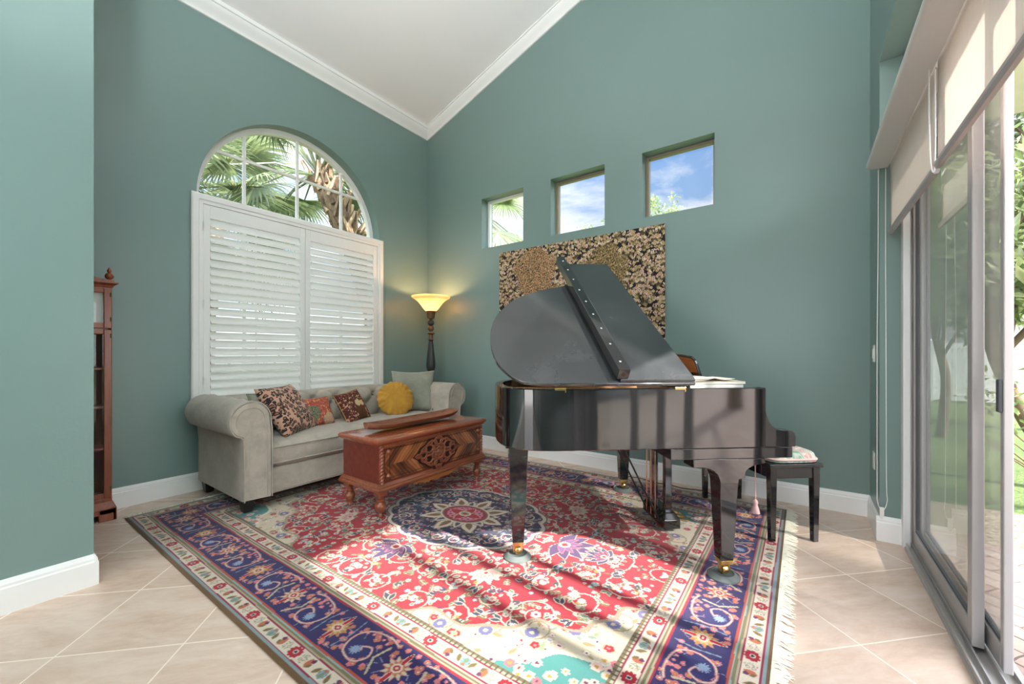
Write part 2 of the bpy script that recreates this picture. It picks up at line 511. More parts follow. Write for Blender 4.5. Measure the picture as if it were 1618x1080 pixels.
# ------------------------------------------------------------------ sliding glass door wall
def screen_mat():
    m = bpy.data.materials.new('insect_screen_mesh'); m.use_nodes = True
    nt = NT(m.node_tree); nt.n.clear()
    out = nt.node('ShaderNodeOutputMaterial')
    v = nt.coord('Object'); n = nt.noise(v, 2.5, 3)
    tr = nt.node('ShaderNodeBsdfTransparent', {0: (1, 1, 1, 1)}); d = nt.node('ShaderNodeBsdfDiffuse', {0: (.40, .41, .39, 1)})
    mx = nt.node('ShaderNodeMixShader', {0: nt.math('ADD', .48, nt.math('MULTIPLY', n, .1)), 1: tr.outputs[0], 2: d.outputs[0]})
    nt.l.new(mx.outputs[0], out.inputs[0])
    return m
M['screen'] = screen_mat()
ZT = 2.36
def door_panel(name, x, ya, yb, label, handle=None, mat='doorgrey', screen=False):
    mb = MB(); w = .030 if screen else .055; t = .026 if screen else .035
    z0, z1 = .035, ZT
    mb.box(x, x+t, ya, ya+w, z0, z1); mb.box(x, x+t, yb-w, yb, z0, z1)
    mb.box(x, x+t, ya+w, yb-w, z0, z0+.085); mb.box(x, x+t, ya+w, yb-w, z1-.07, z1)
    o = struct(mb.build(name, M[mat], smooth=0, bevel=.004), label, 'sliding door')
    g = MB(); g.box(x+.014, x+.020, ya+w-.01, yb-w+.01, z0+.07, z1-.06); g.build('insect_screen' if screen else 'door_pane', M['screen'] if screen else M['glass'], o, smooth=0)
    g = MB()
    e = .012
    for (a, b, c, d) in ((ya+w, ya+w+e, z0+.085, z1-.07), (yb-w-e, yb-w, z0+.085, z1-.07), (ya+w, yb-w, z0+.085, z0+.085+e), (ya+w, yb-w, z1-.07-e, z1-.07)):
        g.box(x+.008, x+.026, a, b, c, d)
    g.build('glazing_gasket', M['gasket'], o, smooth=0)
    if handle is not None:
        h = MB(); h.box(x-.012, x, handle-.012, handle+.012, .98, 1.10); h.build('door_handle', M['gasket'], o, smooth=0, bevel=.003)
    return o
door_panel('door_1', .545, 2.365, 3.45, 'fixed glass door panel beside the corner of the room')
door_panel('door_2', .592, 2.232, 3.445, 'slid open grey screen door panel with a dark latch', 2.247, screen=True)
door_panel('door_3', .545, YD+.04, 1.36, 'glass door panel stacked at the near end of the doorway')
door_panel('door_4', .588, YD+.08, 1.585, 'second glass panel stacked at the near end of the doorway')
door_panel('door_5', .630, YD+.12, 1.80, 'third glass panel stacked at the near end of the doorway')
# frame: far jamb, near jamb, head, track
mb = MB()
mb.box(.50, .535, YJ-.06, YJ, 0, ZT+.05); mb.box(.535, .548, YJ-.03, YJ, 0, ZT+.05); mb.box(.548, .62, YJ-.05, YJ, 0, ZT+.05)
mb.box(.50, .62, YD, YD+.05, 0, ZT+.05)
mb.box(.50, .64, YD, YJ, ZT, ZT+.09)
struct(mb.build('trim_3', M['aluwhite'], smooth=0, bevel=.003), 'white metal frame of the sliding doors', 'door frame')
mb = MB()
mb.box(.505, .66, YD, YJ, 0, .012)
for x in (.512, .540, .583, .628): mb.box(x, x+.006, YD, YJ, .012, .034)
struct(mb.build('trim_4', M['alu'], smooth=0), 'metal floor track of the sliding doors', 'door track')
# transom light over the doors
mb = MB()
mb.box(.53, .58, YD, YJ, ZT+.09, ZT+.13); mb.box(.53, .58, YD, YJ, 3.01, 3.05)
for y in (YD, 1.64, 2.35, YJ-.04): mb.box(.53, .58, y, y+.04, ZT+.13, 3.01)
w = struct(mb.build('window_5', M['aluwhite'], smooth=0), 'long transom window above the blinds', 'window')
mb = MB(); mb.box(.552, .558, YD, YJ, ZT+.1, 3.04); mb.build('window_pane', M['glass'], w, smooth=0)
# valance
mb = MB()
prof = [(.438, 2.365), (.345, 2.372), (.337, 2.380), (.333, 2.392), (.335, 2.405), (.345, 2.412), (.35, 2.44), (.36, 2.44), (.357, 2.40), (.438, 2.39)]
mb.loft([[(x, y, z) for x, z in prof] for y in (YD+.05, YJ-.012)])
tag(mb.build('blind_valance', plain('valance_white', C(222, 218, 218), .45, .02), smooth=50), 'long white valance board above the roller blinds', 'valance')
# roller blinds
def fabric_mat():
    m = bpy.data.materials.new('linen_blind_fabric'); m.use_nodes = True
    nt = NT(m.node_tree); nt.n.clear()
    out = nt.node('ShaderNodeOutputMaterial')
    v = nt.coord('Object', (1, 90, 3)); v2 = nt.coord('Object', (1, 3, 160))
    n = nt.noise(v, 2, 2); n2 = nt.noise(v2, 2, 2)
    f = nt.math('ADD', nt.math('MULTIPLY', n, .6), nt.math('MULTIPLY', n2, .4))
    c = nt.ramp(f, [(.3, C(236, 226, 219)), (.7, C(246, 239, 233))])
    d = nt.node('ShaderNodeBsdfDiffuse', {0: c}); t = nt.node('ShaderNodeBsdfTranslucent', {0: c})
    mx = nt.node('ShaderNodeMixShader', {0: .38, 1: d.outputs[0], 2: t.outputs[0]})
    nt.l.new(mx.outputs[0], out.inputs[0])
    return m
M['fabric'] = fabric_mat()
blind_specs = [(2.385, 3.455, 1.955, 'cream roller blind beside the corner of the room', True),
               (.72, 2.355, 1.965, 'cream roller blind over the open doorway', True)]
for ya, yb, zb_, lab, ch in blind_specs:
    b = thing('roller_blind', lab, 'blind', (.455, (ya+yb)/2, 2.36), 0, 'roller blinds on the glass doors')
    h = (yb-ya)/2
    L = MB(); L.lathe([(.026, -h), (.026, h)], 16, Matrix.Translation((.018, 0, .03)) @ Matrix.Rotation(PI/2, 4, 'X'))
    L.build('roller_tube', M['fabric'], b, smooth=40)
    def fb(u, v_, h=h, z=zb_-2.36):
        return (-.0085+.0012*math.sin(u*9), -h+.006+u*(2*h-.012), .03+(z-.03)*v_)
    L = MB(); L.grid(fb, 20, 10)
    fo = L.build('blind_fabric', M['fabric'], b, smooth=60)
    so = fo.modifiers.new('thick', 'SOLIDIFY'); so.thickness = .0012
    L = MB()
    z = zb_-2.36
    L.loft([[(x, y, zz) for x, zz in [(-.018, z-.002), (-.012, z-.016), (.002, z-.016), (.006, z-.002), (.004, z+.014), (-.016, z+.014)]] for y in (-h, h)])
    part_label(L.build('bottom_bar', plain('blind_bottom_bar', C(176, 166, 168), .4), b, smooth=30), 'grey bottom bar')
    if ch:
        ye = h-.004 if lab.startswith('cream roller blind beside') else h+.008
        L = MB()
        if ya > 2.3:      # long loop with the tension device near the floor
            zl = .205-2.36
            xa, xb = -.063, -.028
            pts = [(xa, ye+.002, 0), (xa-.001, ye, -.5), (xa-.006, ye-.002, -1.1), (xa-.006, ye-.002, zl+.16)]
            pts += [(xa+.018-.024*math.cos(t), ye-.002, zl+.08-.085*math.sin(t)) for t in np.linspace(.05, PI-.05, 12)]
            pts += [(xb+.003, ye-.002, zl+.2), (xb+.001, ye, -1.1), (xb-.001, ye, -.5), (xb, ye+.002, 0)]
            L.tube(catmull(pts, 4), .0022, 6)
            L.build('bead_chain', M['chain'], b)
            L = MB(); L.box(xa+.006, xa+.028, ye-.004, ye+.008, zl-.045, zl+.012); L.tube([(xa+.017, ye+.002, zl-.06), (xa+.017, ye+.002, zl-.045)], .007, 8)
            L.build('chain_tensioner', M['plastic'], b, smooth=30, bevel=.002)
        else:
            pts = [(-.03, ye, .02), (-.03, ye, -.16), (-.028, ye, -.30), (-.026, ye-.004, -.38), (-.018, ye+.002, -.42), (-.012, ye, -.36), (-.012, ye, 0)]
            L.tube(catmull(pts, 4), .0026, 6); L.build('bead_chain', M['chain'], b)
# wall plates by the corner (seen edge on)
def plate(name, lab, cat, z, y=3.70, hh=.058, sw=True):
    p = thing(name, lab, cat, (XR, y, z))
    mb = MB(); mb.box(-.006, 0, -.036, .036, -hh, hh); mb.build('cover_plate', M['plastic'], p, smooth=0, bevel=.002)
    mb = MB()
    if sw: mb.box(-.011, -.005, -.016, .016, -.033, .033)
    else:
        mb.box(-.008, -.005, -.016, .016, .006, .034); mb.box(-.008, -.005, -.016, .016, -.034, -.006)
    mb.build('rocker' if sw else 'socket_face', M['plastic'], p, smooth=0, bevel=.001)
plate('light_switch', 'white light switch on the narrow wall by the glass door', 'light switch', 1.19)
plate('wall_outlet', 'white wall outlet low on the narrow wall by the glass door', 'outlet', .46, sw=False)

# ------------------------------------------------------------------ tapestry (plain generic flower pattern)
class Canvas:
    def __init__(s, x0, y0, w, h, res, bg):
        s.nx = int(round(w/res))+1; s.ny = int(round(h/res))+1
        s.x0, s.y0, s.r = x0, y0, res
        s.a = np.empty((s.ny, s.nx, 3), np.float32); s.a[:] = s2l([c/255 for c in bg])
    def win(s, x0, x1, y0, y1):
        i0 = max(0, int((x0-s.x0)/s.r)); i1 = min(s.nx, int((x1-s.x0)/s.r)+2)
        j0 = max(0, int((y0-s.y0)/s.r)); j1 = min(s.ny, int((y1-s.y0)/s.r)+2)
        if i0 >= i1 or j0 >= j1: return None
        X = s.x0+np.arange(i0, i1)*s.r; Y = s.y0+np.arange(j0, j1)*s.r
        return (slice(j0, j1), slice(i0, i1)), X[None, :], Y[:, None]
    def put(s, sl, m, c):
        s.a[sl][m] = np.array(s2l([k/255 for k in c]), np.float32)
    def ell(s, cx, cy, rx, ry, c, ang=0, clip=None):
        R = max(rx, ry); w = s.win(cx-R, cx+R, cy-R, cy+R)
        if w is None: return
        sl, X, Y = w
        ca, sa = math.cos(ang), math.sin(ang)
        u = (X-cx)*ca+(Y-cy)*sa; v = -(X-cx)*sa+(Y-cy)*ca
        s.put(sl, (u/rx)**2+(v/ry)**2 < 1, c)
    def leaf(s, cx, cy, L, W, ang, c, edge=None):
        """pointed leaf starting at cx,cy"""
        for k, cc in ((1, edge), (0, c)):
            if cc is None: continue
            w = s.win(cx-L-.01, cx+L+.01, cy-L-.01, cy+L+.01)
            if w is None: return
            sl, X, Y = w
            ca, sa = math.cos(ang), math.sin(ang)
            u = ((X-cx)*ca+(Y-cy)*sa)/L; v = np.abs(-(X-cx)*sa+(Y-cy)*ca)
            m = (u > 0) & (u < 1) & (v < W*np.sin(np.clip(u, 0, 1)**.8*PI)+k*s.r*1.1)
            s.put(sl, m, cc)
    def line(s, pts, wd, c):
        for (xa, ya), (xb, yb) in zip(pts[:-1], pts[1:]):
            w = s.win(min(xa, xb)-wd, max(xa, xb)+wd, min(ya, yb)-wd, max(ya, yb)+wd)
            if w is None: continue
            sl, X, Y = w
            dx, dy = xb-xa, yb-ya; q = dx*dx+dy*dy+1e-12
            t = np.clip(((X-xa)*dx+(Y-ya)*dy)/q, 0, 1)
            s.put(sl, (X-xa-t*dx)**2+(Y-ya-t*dy)**2 < (wd/2)**2, c)
    def flower(s, cx, cy, r, c, cc, n=6, edge=None, a0=0.):
        if edge is not None:
            for k in range(n):
                a = a0+2*PI*k/n; s.ell(cx+.6*r*math.cos(a), cy+.6*r*math.sin(a), .48*r+s.r, .48*r+s.r, edge)
        for k in range(n):
            a = a0+2*PI*k/n; s.ell(cx+.6*r*math.cos(a), cy+.6*r*math.sin(a), .44*r, .44*r, c)
        s.ell(cx, cy, .36*r, .36*r, cc)

def attr_mat(name, rough=.95, bumps=600, bk=.35, sheen=.15):
    m, nt, b = new_mat(name)
    at = nt.node('ShaderNodeAttribute', attribute_name='Col')
    v = nt.coord('Object')
    n = nt.noise(v, bumps, 2)
    col = nt.mix(.5, at.outputs['Color'], nt.ramp(n, [(.25, (.6, .6, .6, 1)), (.75, (1.25, 1.25, 1.25, 1))]), 'MULTIPLY')
    pset(nt, b, color=col, rough=rough, spec=.12, sheen=sheen, sheenr=.5)
    pset(nt, b, normal=bump(nt, n, bk, .004))
    return m

def color_mesh(name, pts, nx, ny, cols, mat, parent=None):
    """regular grid of coloured vertices (row major, ny rows of nx)"""
    me = bpy.data.meshes.new(name)
    N = nx*ny
    me.vertices.add(N); me.vertices.foreach_set('co', np.ascontiguousarray(pts, np.float32).ravel())
    i = np.arange(ny-1)[:, None]*nx+np.arange(nx-1)[None, :]
    q = np.stack([i, i+1, i+nx+1, i+nx], -1).reshape(-1, 4).astype(np.int32)
    F = len(q)
    me.loops.add(F*4); me.loops.foreach_set('vertex_index', q.ravel())
    me.polygons.add(F); me.polygons.foreach_set('loop_start', np.arange(F, dtype=np.int32)*4)
    me.update(calc_edges=True)
    at = me.color_attributes.new('Col', 'FLOAT_COLOR', 'POINT')
    c4 = np.ones((N, 4), np.float32); c4[:, :3] = cols.reshape(-1, 3)
    at.data.foreach_set('color', c4.ravel())
    me.materials.append(mat); me.shade_smooth()
    o = bpy.data.objects.new(name, me); COL.objects.link(o)
    if parent is not None: o.parent = parent
    return o

TX0, TX1, TZ0, TZ1 = -2.985, -1.04, 1.19, 2.40
tw, thh = TX1-TX0, TZ1-TZ0
cv = Canvas(0, 0, tw, thh, .0045, (44, 40, 44))
rr = random.Random(5)
pal = [(214, 190, 160), (222, 196, 172), (206, 168, 148), (196, 170, 128), (176, 150, 104), (216, 176, 164), (226, 212, 190)]
def plant(x, y, sc, dense):
    n = rr.randint(4, 7)
    base = rr.uniform(1.2, 1.9)
    for k in range(n):
        a = PI/2+(k-(n-1)/2)*rr.uniform(.26, .36)
        L = sc*rr.uniform(.7, 1.15)
        pts = [(x+L*t*math.cos(a+.25*(t-.5)*(1 if a < PI/2 else -1)), y+L*t*math.sin(a)) for t in (0, .35, .7, 1)]
        cv.line(pts, .0045, (130, 112, 82))
        if rr.random() < .6: cv.flower(pts[-1][0], pts[-1][1], rr.uniform(.010, .017), rr.choice(pal), (150, 96, 84), 5)
        else: cv.leaf(pts[-1][0], pts[-1][1], rr.uniform(.022, .034), .0065, a, rr.choice(pal))
    for k in range(4):
        a = PI/2+(k-2)*.5
        cv.leaf(x, y, sc*rr.uniform(.35, .5), .0065, a, rr.choice([(178, 156, 108), (150, 134, 92), (196, 172, 126)]))
for i in range(28):
    for j in range(20):
        plant((i+.5*(j % 2)+rr.uniform(-.35, .35))*tw/27.5, thh-.03-(j+rr.uniform(-.3, .3))*thh/18.5, rr.uniform(.055, .085), 1)
for i in range(1000):
    x, y = rr.uniform(0, tw), rr.uniform(0, thh)
    k = rr.random()
    if k < .5: cv.ell(x, y, rr.uniform(.005, .010), rr.uniform(.005, .010), rr.choice(pal))
    else: cv.leaf(x, y, rr.uniform(.02, .035), .006, rr.uniform(0, 6.3), rr.choice([(186, 164, 116), (160, 142, 98), (120, 112, 84), (206, 184, 150)]))
def clump(cx, cy, rx, ry, n, cols):
    for i in range(n):
        a = rr.uniform(0, 2*PI); q = math.sqrt(rr.random())
        x = cx+rx*q*math.cos(a)*(1+.16*math.sin(5*a)); y = cy+ry*q*math.sin(a)
        cv.leaf(x, y, rr.uniform(.02, .042), .009, rr.uniform(0, 6.3), rr.choice(cols), (74, 62, 50))
tan = [(204, 158, 118), (180, 148, 106), (214, 170, 130), (168, 138, 100), (200, 150, 112)]
clump(.50, .92, .25, .26, 1100, tan)
clump(.60, .66, .22, .12, 380, tan)
clump(1.36, .80, .22, .30, 800, [(158, 136, 90), (176, 148, 100), (140, 124, 84), (190, 154, 112)])
for pts, wd in (([(.45, .68), (.46, .5), (.42, .3)], .03), ([(.46, .58), (.56, .66)], .018), ([(1.34, .56), (1.36, .3)], .026)):
    cv.line(pts, wd, (150, 112, 80))
# pale rocky bank low on the left
for i in range(90):
    t = rr.random()
    cv.ell(.12+.26*t+rr.uniform(-.05, .05), .30+.28*(1-abs(t-.45)*1.9)*rr.random(), rr.uniform(.012, .035), rr.uniform(.012, .04), rr.choice([(206, 162, 130), (214, 172, 140), (194, 150, 116)]), rr.uniform(0, 3))
for i in range(60):
    cv.leaf(rr.uniform(.05, .45), rr.uniform(.2, .6), .04, .01, rr.uniform(0, 6.3), (52, 46, 44))
xs = np.linspace(0, tw, cv.nx); zs = np.linspace(0, thh, cv.ny)
gx, gz = np.meshgrid(xs, zs)
wav = .004*np.sin(gx*5.2)*(1-gz/thh)+.002*np.sin(gx*11+gz*3)
pts = np.stack([gx-tw/2, -.026+wav*-1, gz-thh/2], -1).reshape(-1, 3)
tp = thing('wall_tapestry', 'dark flowery tapestry hanging on the wall behind the piano', 'tapestry', ((TX0+TX1)/2, YB, (TZ0+TZ1)/2))
M['tapestry'] = attr_mat('woven_tapestry', .95, 260, .3, .05)
color_mesh('woven_panel', pts, cv.nx, cv.ny, cv.a, M['tapestry'], tp)
mb = MB(); mb.box(-tw/2+.002, tw/2-.002, -.020, 0, -thh/2+.002, thh/2-.002)
mb.build('backing', plain('canvas_backing', C(190, 186, 176), .8), tp, smooth=0)
# ------------------------------------------------------------------ oriental rug, colour woven into a fine grid of points
RX0, RX1, RY0, RY1 = -3.95, -.09, .735, 3.70
HA, HB = (RX1-RX0)/2, (RY1-RY0)/2
rr = random.Random(21)
RES = .004
cream = (224, 204, 182); crim = (178, 14, 44); navy = (40, 30, 84); rose = (226, 120, 130); sage = (128, 146, 116)
olive = (124, 104, 66); gold = (206, 152, 62); sky = (150, 184, 204); rust = (196, 110, 72); plum = (110, 48, 92); teal = (86, 152, 148); dkg = (52, 66, 74)
FA, FB = 1.443, .9955
cv = Canvas(0, 0, FA+.02, FB+.02, RES, (176, 8, 40))
def spiral(cx, cy, r, a0, turns, sgn, col=cream, deco=True, fl=True):
    pts = []
    n = int(16*turns)
    for i in range(n+1):
        t = i/n; a = a0+sgn*2*PI*turns*t; q = r*(1-.72*t)
        pts.append((cx+q*math.cos(a), cy+q*math.sin(a)))
    cv.line(pts, .0075, col)
    if fl:
        cv.flower(cx, cy, r*.20, cream, rr.choice([rose, plum, sky]), 6)
        for k in range(3):
            a = rr.uniform(0, 6.3); cv.flower(cx+r*.42*math.cos(a), cy+r*.42*math.sin(a), r*.11, rr.choice([cream, (232, 190, 176)]), rr.choice([crim, sage, gold]), 5)
    if deco:
        for i in range(2, n, 3):
            a = a0+sgn*2*PI*turns*i/n
            x, y = pts[i]
            cv.leaf(x, y, r*rr.uniform(.22, .36), r*.055, a+rr.uniform(-.7, .7)+sgn*.8, rr.choice([sage, cream, cream, dkg, sage, (176, 190, 160)]), cream)
        x, y = pts[0]
        cv.leaf(x, y, r*.6, r*.11, a0-sgn*1.2, (58, 62, 84), cream); cv.leaf(x, y, r*.5, r*.1, a0-sgn*2.0, (58, 62, 84), cream)
# tendrils and flowers of the red field
for i in range(170):
    x, y = rr.uniform(0, FA), rr.uniform(0, FB); k = rr.random(); a = rr.uniform(0, 6.3)
    if k < .5:      # small leafy sprig
        for q in (-1, 1):
            for t in (0, 1, 2): cv.leaf(x+.018*t*math.cos(a), y+.018*t*math.sin(a), .026, .0055, a+q*.8, rr.choice([sage, olive, (150, 160, 128)]), None)
        cv.line([(x, y), (x+.055*math.cos(a), y+.055*math.sin(a))], .004, rr.choice([cream, olive]))
    elif k < .62: cv.flower(x, y, .016, gold, rust, 6)
    else: cv.leaf(x, y, .042, .009, a, rr.choice([sage, (120, 140, 116), (92, 110, 96)]), cream)
for i in range(7):
    for j in range(5):
        x = (i+.5*(j % 2))*.235+rr.uniform(-.025, .025); y = j*.225+rr.uniform(-.02, .02)
        spiral(x, y, rr.uniform(.095, .122), rr.uniform(0, 6.3), rr.uniform(1.0, 1.35), rr.choice([-1, 1]))
for i in range(60):
    x, y, a = rr.uniform(0, FA), rr.uniform(0, FB), rr.uniform(0, 6.3)
    for q in (-.7, 0, .7): cv.leaf(x, y, .045, .008, a+q, rr.choice([plum, (60, 56, 90), dkg, (70, 78, 60)]), cream if q == 0 else None)
for i in range(250):
    x, y = rr.uniform(0, FA), rr.uniform(0, FB); k = rr.random()
    if k < .62: cv.flower(x, y, rr.uniform(.010, .018), rr.choice([cream, (214, 206, 186), (224, 196, 184), (206, 208, 190)]), rr.choice([rose, sky, sage, crim, plum]), rr.choice([5, 6]))
    elif k < .76: cv.flower(x, y, rr.uniform(.010, .015), sky, cream, 5)
    else: cv.leaf(x, y, rr.uniform(.03, .045), .007, rr.uniform(0, 6.3), rr.choice([sage, olive, cream]), None)
X = np.arange(cv.nx)[None, :]*RES; Y = np.arange(cv.ny)[:, None]*RES
TH = np.arctan2(Y/FB, X/FA+1e-9)
# cream corner spandrels with lobed edge, turquoise innermost corner
g = (X/FA)**2.0+(Y/FB)**2.0+.055*np.sin(TH*18)+.035*np.sin(TH*34+1)
lin = lambda c: np.array(s2l([k/255 for k in c]), np.float32)
snap = cv.a.copy()
mask = g > 1.12
edge = (g > 1.085) & ~mask
sp = Canvas(0, 0, FA+.02, FB+.02, RES, (224, 206, 180))
main = cv; cv = sp
for i in range(420):
    x, y = rr.uniform(.3, FA), rr.uniform(.2, FB); k = rr.random()
    if k < .5: cv.flower(x, y, rr.uniform(.010, .018), rr.choice([(244, 236, 220), (240, 214, 204), (226, 196, 186)]), rr.choice([plum, rose, sky, crim]), 6, (206, 184, 160))
    elif k < .9: cv.leaf(x, y, rr.uniform(.03, .06), .010, rr.uniform(0, 6.3), rr.choice([(158, 170, 130), (190, 190, 160), (178, 150, 110), (146, 162, 150)]), (214, 196, 166))
    else: cv.flower(x, y, .02, crim, rose, 5, (200, 170, 140))
for k in range(9):
    t = .18+k*.15; x, y = 1.06*FA*math.cos(t), 1.06*FB*math.sin(t)
    spiral(x, y, .075, t*3, 1.3, 1 if k % 2 else -1, (168, 146, 120), False)
    cv.flower(x*.98+.02, y*.98+.05, .03, (120, 112, 160), cream, 9, (200, 184, 160))
cv = main
cv.a[mask] = sp.a[mask]; cv.a[edge] = lin((176, 150, 128))
m2 = (g > 1.50); e2 = (g > 1.45) & ~m2
cv.a[m2] = lin(teal); cv.a[e2] = lin((240, 226, 204))
for i in range(130):
    a = rr.uniform(.4, 1.2); q = rr.uniform(1.22, 1.42); x, y = q*FA*math.cos(a), q*FB*math.sin(a)
    if x < FA and y < FB: cv.flower(x, y, rr.uniform(.014, .024), rr.choice([cream, (240, 200, 186), rose]), rr.choice([gold, crim, plum]), 6)
# purple palmettes off the medallion
def palmette(cx, cy, L, ang, c1, c2):
    for k in range(-3, 4):
        a = ang+k*.48
        cv.leaf(cx, cy, L*(1-.09*abs(k)), L*.16, a, c1, cream)
    for k in range(-2, 3):
        cv.leaf(cx, cy, L*.55, L*.08, ang+k*.5, c2, rose)
    cv.ell(cx+.12*L*math.cos(ang), cy+.12*L*math.sin(ang), L*.16, L*.16, cream); cv.ell(cx+.12*L*math.cos(ang), cy+.12*L*math.sin(ang), L*.09, L*.09, crim)
palmette(.80, 0, .24, 0, (84, 50, 104), (128, 84, 136)); palmette(0, .60, .20, PI/2, (84, 50, 104), (128, 84, 136))
palmette(1.10, .0, .14, PI, (66, 60, 104), plum); palmette(.62, .52, .13, .7, cream, (214, 170, 160))
# medallion
mm = np.sqrt((X/.60)**2+(Y/.47)**2); tt = np.arctan2(Y/.47, X/.60+1e-9)
lob = 1+.055*np.abs(np.sin(tt*8))-.04
md = Canvas(0, 0, FA+.02, FB+.02, RES, (30, 26, 70))
cv = md
for i in range(300):
    x, y = rr.uniform(0, .64), rr.uniform(0, .5); k = rr.random()
    if k < .5: cv.flower(x, y, rr.uniform(.009, .016), rr.choice([(180, 84, 104), (160, 100, 120), (140, 90, 126), (110, 136, 166)]), rr.choice([cream, crim]), 6)
    elif k < .75: cv.leaf(x, y, .04, .007, rr.uniform(0, 6.3), rr.choice([(170, 156, 130), (96, 112, 96), (120, 110, 90)]), None)
    else: cv.flower(x, y, rr.uniform(.010, .015), rr.choice([(200, 180, 156), (180, 160, 140)]), rr.choice([plum, (90, 110, 150)]), 5)
for k in range(7):
    a = k*PI/12+.05
    spiral(.5*math.cos(a), .39*math.sin(a), .05, a*4, 1.2, 1 if k % 2 else -1, cream, False, False)
# star of cream petals round a red heart
for R, L, c1, c2, n in ((.16, .20, cream, (126, 92, 62), 8), (.13, .15, (214, 198, 170), (70, 66, 96), 8)):
    for k in range(n+1):
        a = 2*PI*(k+.5*(R < .15))/n
        if -.4 < a < 2:
            x, y = R*.9*math.cos(a), R*.72*math.sin(a)
            cv.leaf(x, y, L, L*.26, a, c1, c2); cv.leaf(x+.03*math.cos(a), y+.03*math.sin(a), L*.62, L*.12, a, c2, None)
for rx, ry, c in ((.20, .155, cream), (.185, .142, (126, 92, 62)), (.172, .130, (150, 14, 62))):
    cv.ell(0, 0, rx, ry, c)
for k in range(5):
    a = k*PI/8; cv.flower(.12*math.cos(a), .09*math.sin(a), .028, rose if k % 2 else (210, 130, 150), plum, 5)
cv.leaf(0, 0, .15, .04, 0, crim, cream); cv.leaf(0, 0, .12, .035, PI/2, crim, cream)
cv.ell(0, 0, .05, .042, cream); cv.ell(0, 0, .034, .028, sage); cv.ell(0, 0, .018, .015, crim)
cv = main
mk = mm < lob; ek = (mm < lob+.045) & ~mk
cv.a[ek] = lin((224, 206, 186)); ek2 = (mm < lob+.06) & ~mk & ~ek; cv.a[ek2] = lin((92, 60, 90)); cv.a[mk] = md.a[mk]
field = cv.a

# border strips, one repeat each
def strip(P, W, bg):
    return Canvas(-.0, 0, P, W, RES/2, bg)
PW, WW = .78, .216
main = strip(PW, WW, (42, 28, 92)); cv = main
def rep(fn):
    for o in (-PW, 0, PW): fn(o)
for i in range(80):
    x, y = rr.uniform(0, PW), rr.uniform(.015, WW-.015); c_ = rust if i % 3 else rose; q_ = cream if i % 2 else gold
    rep(lambda o: cv.flower(x+o, y, .0105, c_, q_, 5, (214, 120, 134)))
for i in range(30):
    x, y, a = rr.uniform(0, PW), rr.uniform(.01, WW-.01), rr.uniform(0, 6.3)
    rep(lambda o: cv.line([(x+o, y), (x+o+.03*math.cos(a), y+.03*math.sin(a))], .0032, (150, 150, 176)))
for s0, c1, c2 in ((0., (206, 192, 168), rust), (PW/2, (190, 134, 66), (216, 176, 120))):
    def f(o, s0=s0, c1=c1, c2=c2):
        for k in range(11):
            a = k*2*PI/11; cv.leaf(s0+o, WW*.5, .062, .010, a, c1, (196, 104, 116))
        for k in range(11):
            a = k*2*PI/11+.28; cv.leaf(s0+o, WW*.5, .046, .008, a, c2, None)
        cv.ell(s0+o, WW*.5, .026, .022, cream); cv.ell(s0+o, WW*.5, .017, .014, crim); cv.ell(s0+o, WW*.5, .008, .006, cream)
        for q in (-1, 1):
            cv.leaf(s0+o, WW*.5+.02*q, .07, .010, PI/2*q, crim, cream)
    rep(f)
for s0, sg in ((PW*.25, 1), (PW*.75, -1)):
    def f(o, s0=s0, sg=sg):
        x = s0+o
        pts = catmull([(x-.11*sg, .185, 0), (x-.05*sg, .198, 0), (x+.05*sg, .18, 0), (x+.09*sg, .12, 0), (x+.06*sg, .045, 0), (x-.02*sg, .03, 0), (x-.055*sg, .075, 0), (x-.03*sg, .115, 0), (x+.01*sg, .10, 0), (x+.0*sg, .085, 0)], 6)
        p2 = [(a, b) for a, b, c in pts]
        cv.ell(x+.02*sg, .085, .066, .052, (38, 34, 100)); cv.line(p2, .0105, (206, 110, 126)); cv.line(p2, .006, (210, 194, 170))
        for k in range(12):
            a = k*.5236; cv.leaf(x+.022*sg, .075, .030, .0042, a, (150, 168, 198), None)
        for k in range(7):
            t = k/6; cv.flower(x+(.09-.18*t)*sg, .150+.026*math.sin(t*3), .008, rose, cream, 5)
        cv.line([(x-.12*sg, .02), (x-.075*sg, .09), (x-.09*sg, .16)], .010, (196, 184, 150)); cv.line([(x+.125*sg, .20), (x+.11*sg, .12), (x+.12*sg, .03)], .006, (130, 150, 170))
    rep(f)
PG, WG = .386, .062
guard = strip(PG, WG, (228, 212, 192)); cv = guard
def repg(fn):
    for o in (-PG, 0, PG): fn(o)
def f(o):
    cv.ell(o, WG/2, .029, .026, crim)
    for k in range(10): cv.ell(o+.028*math.cos(k*.628), WG/2+.025*math.sin(k*.628), .006, .006, crim)
    cv.ell(o, WG/2, .012, .011, cream); cv.ell(o, WG/2, .007, .007, navy)
    for q in (-1, 1):
        x = o+q*.062
        for k in range(5): cv.ell(x+.012*math.cos(k*1.26), WG/2+.016*math.sin(k*1.26), .008, .008, (150, 150, 130)); cv.ell(x+.012*math.cos(k*1.26), WG/2+.016*math.sin(k*1.26), .005, .005, cream)
        x = o+q*.105
        cv.leaf(x-.0, .006, .05, .014, PI/2+.2*q, rust, (240, 160, 140)); cv.ell(x+.006*q, .045, .010, .010, plum); cv.leaf(x, .01, .03, .008, PI/2-.6*q, olive, None)
        x = o+q*.148
        cv.leaf(x, .008, .046, .009, PI/2-.5*q, olive, (206, 170, 130))
    x = o+PG/2
    cv.leaf(x, .006, .052, .018, PI/2, (140, 168, 180), (90, 100, 110)); cv.leaf(x, .01, .03, .010, PI/2, sage, None); cv.ell(x, .046, .008, .008, rust)
repg(f)
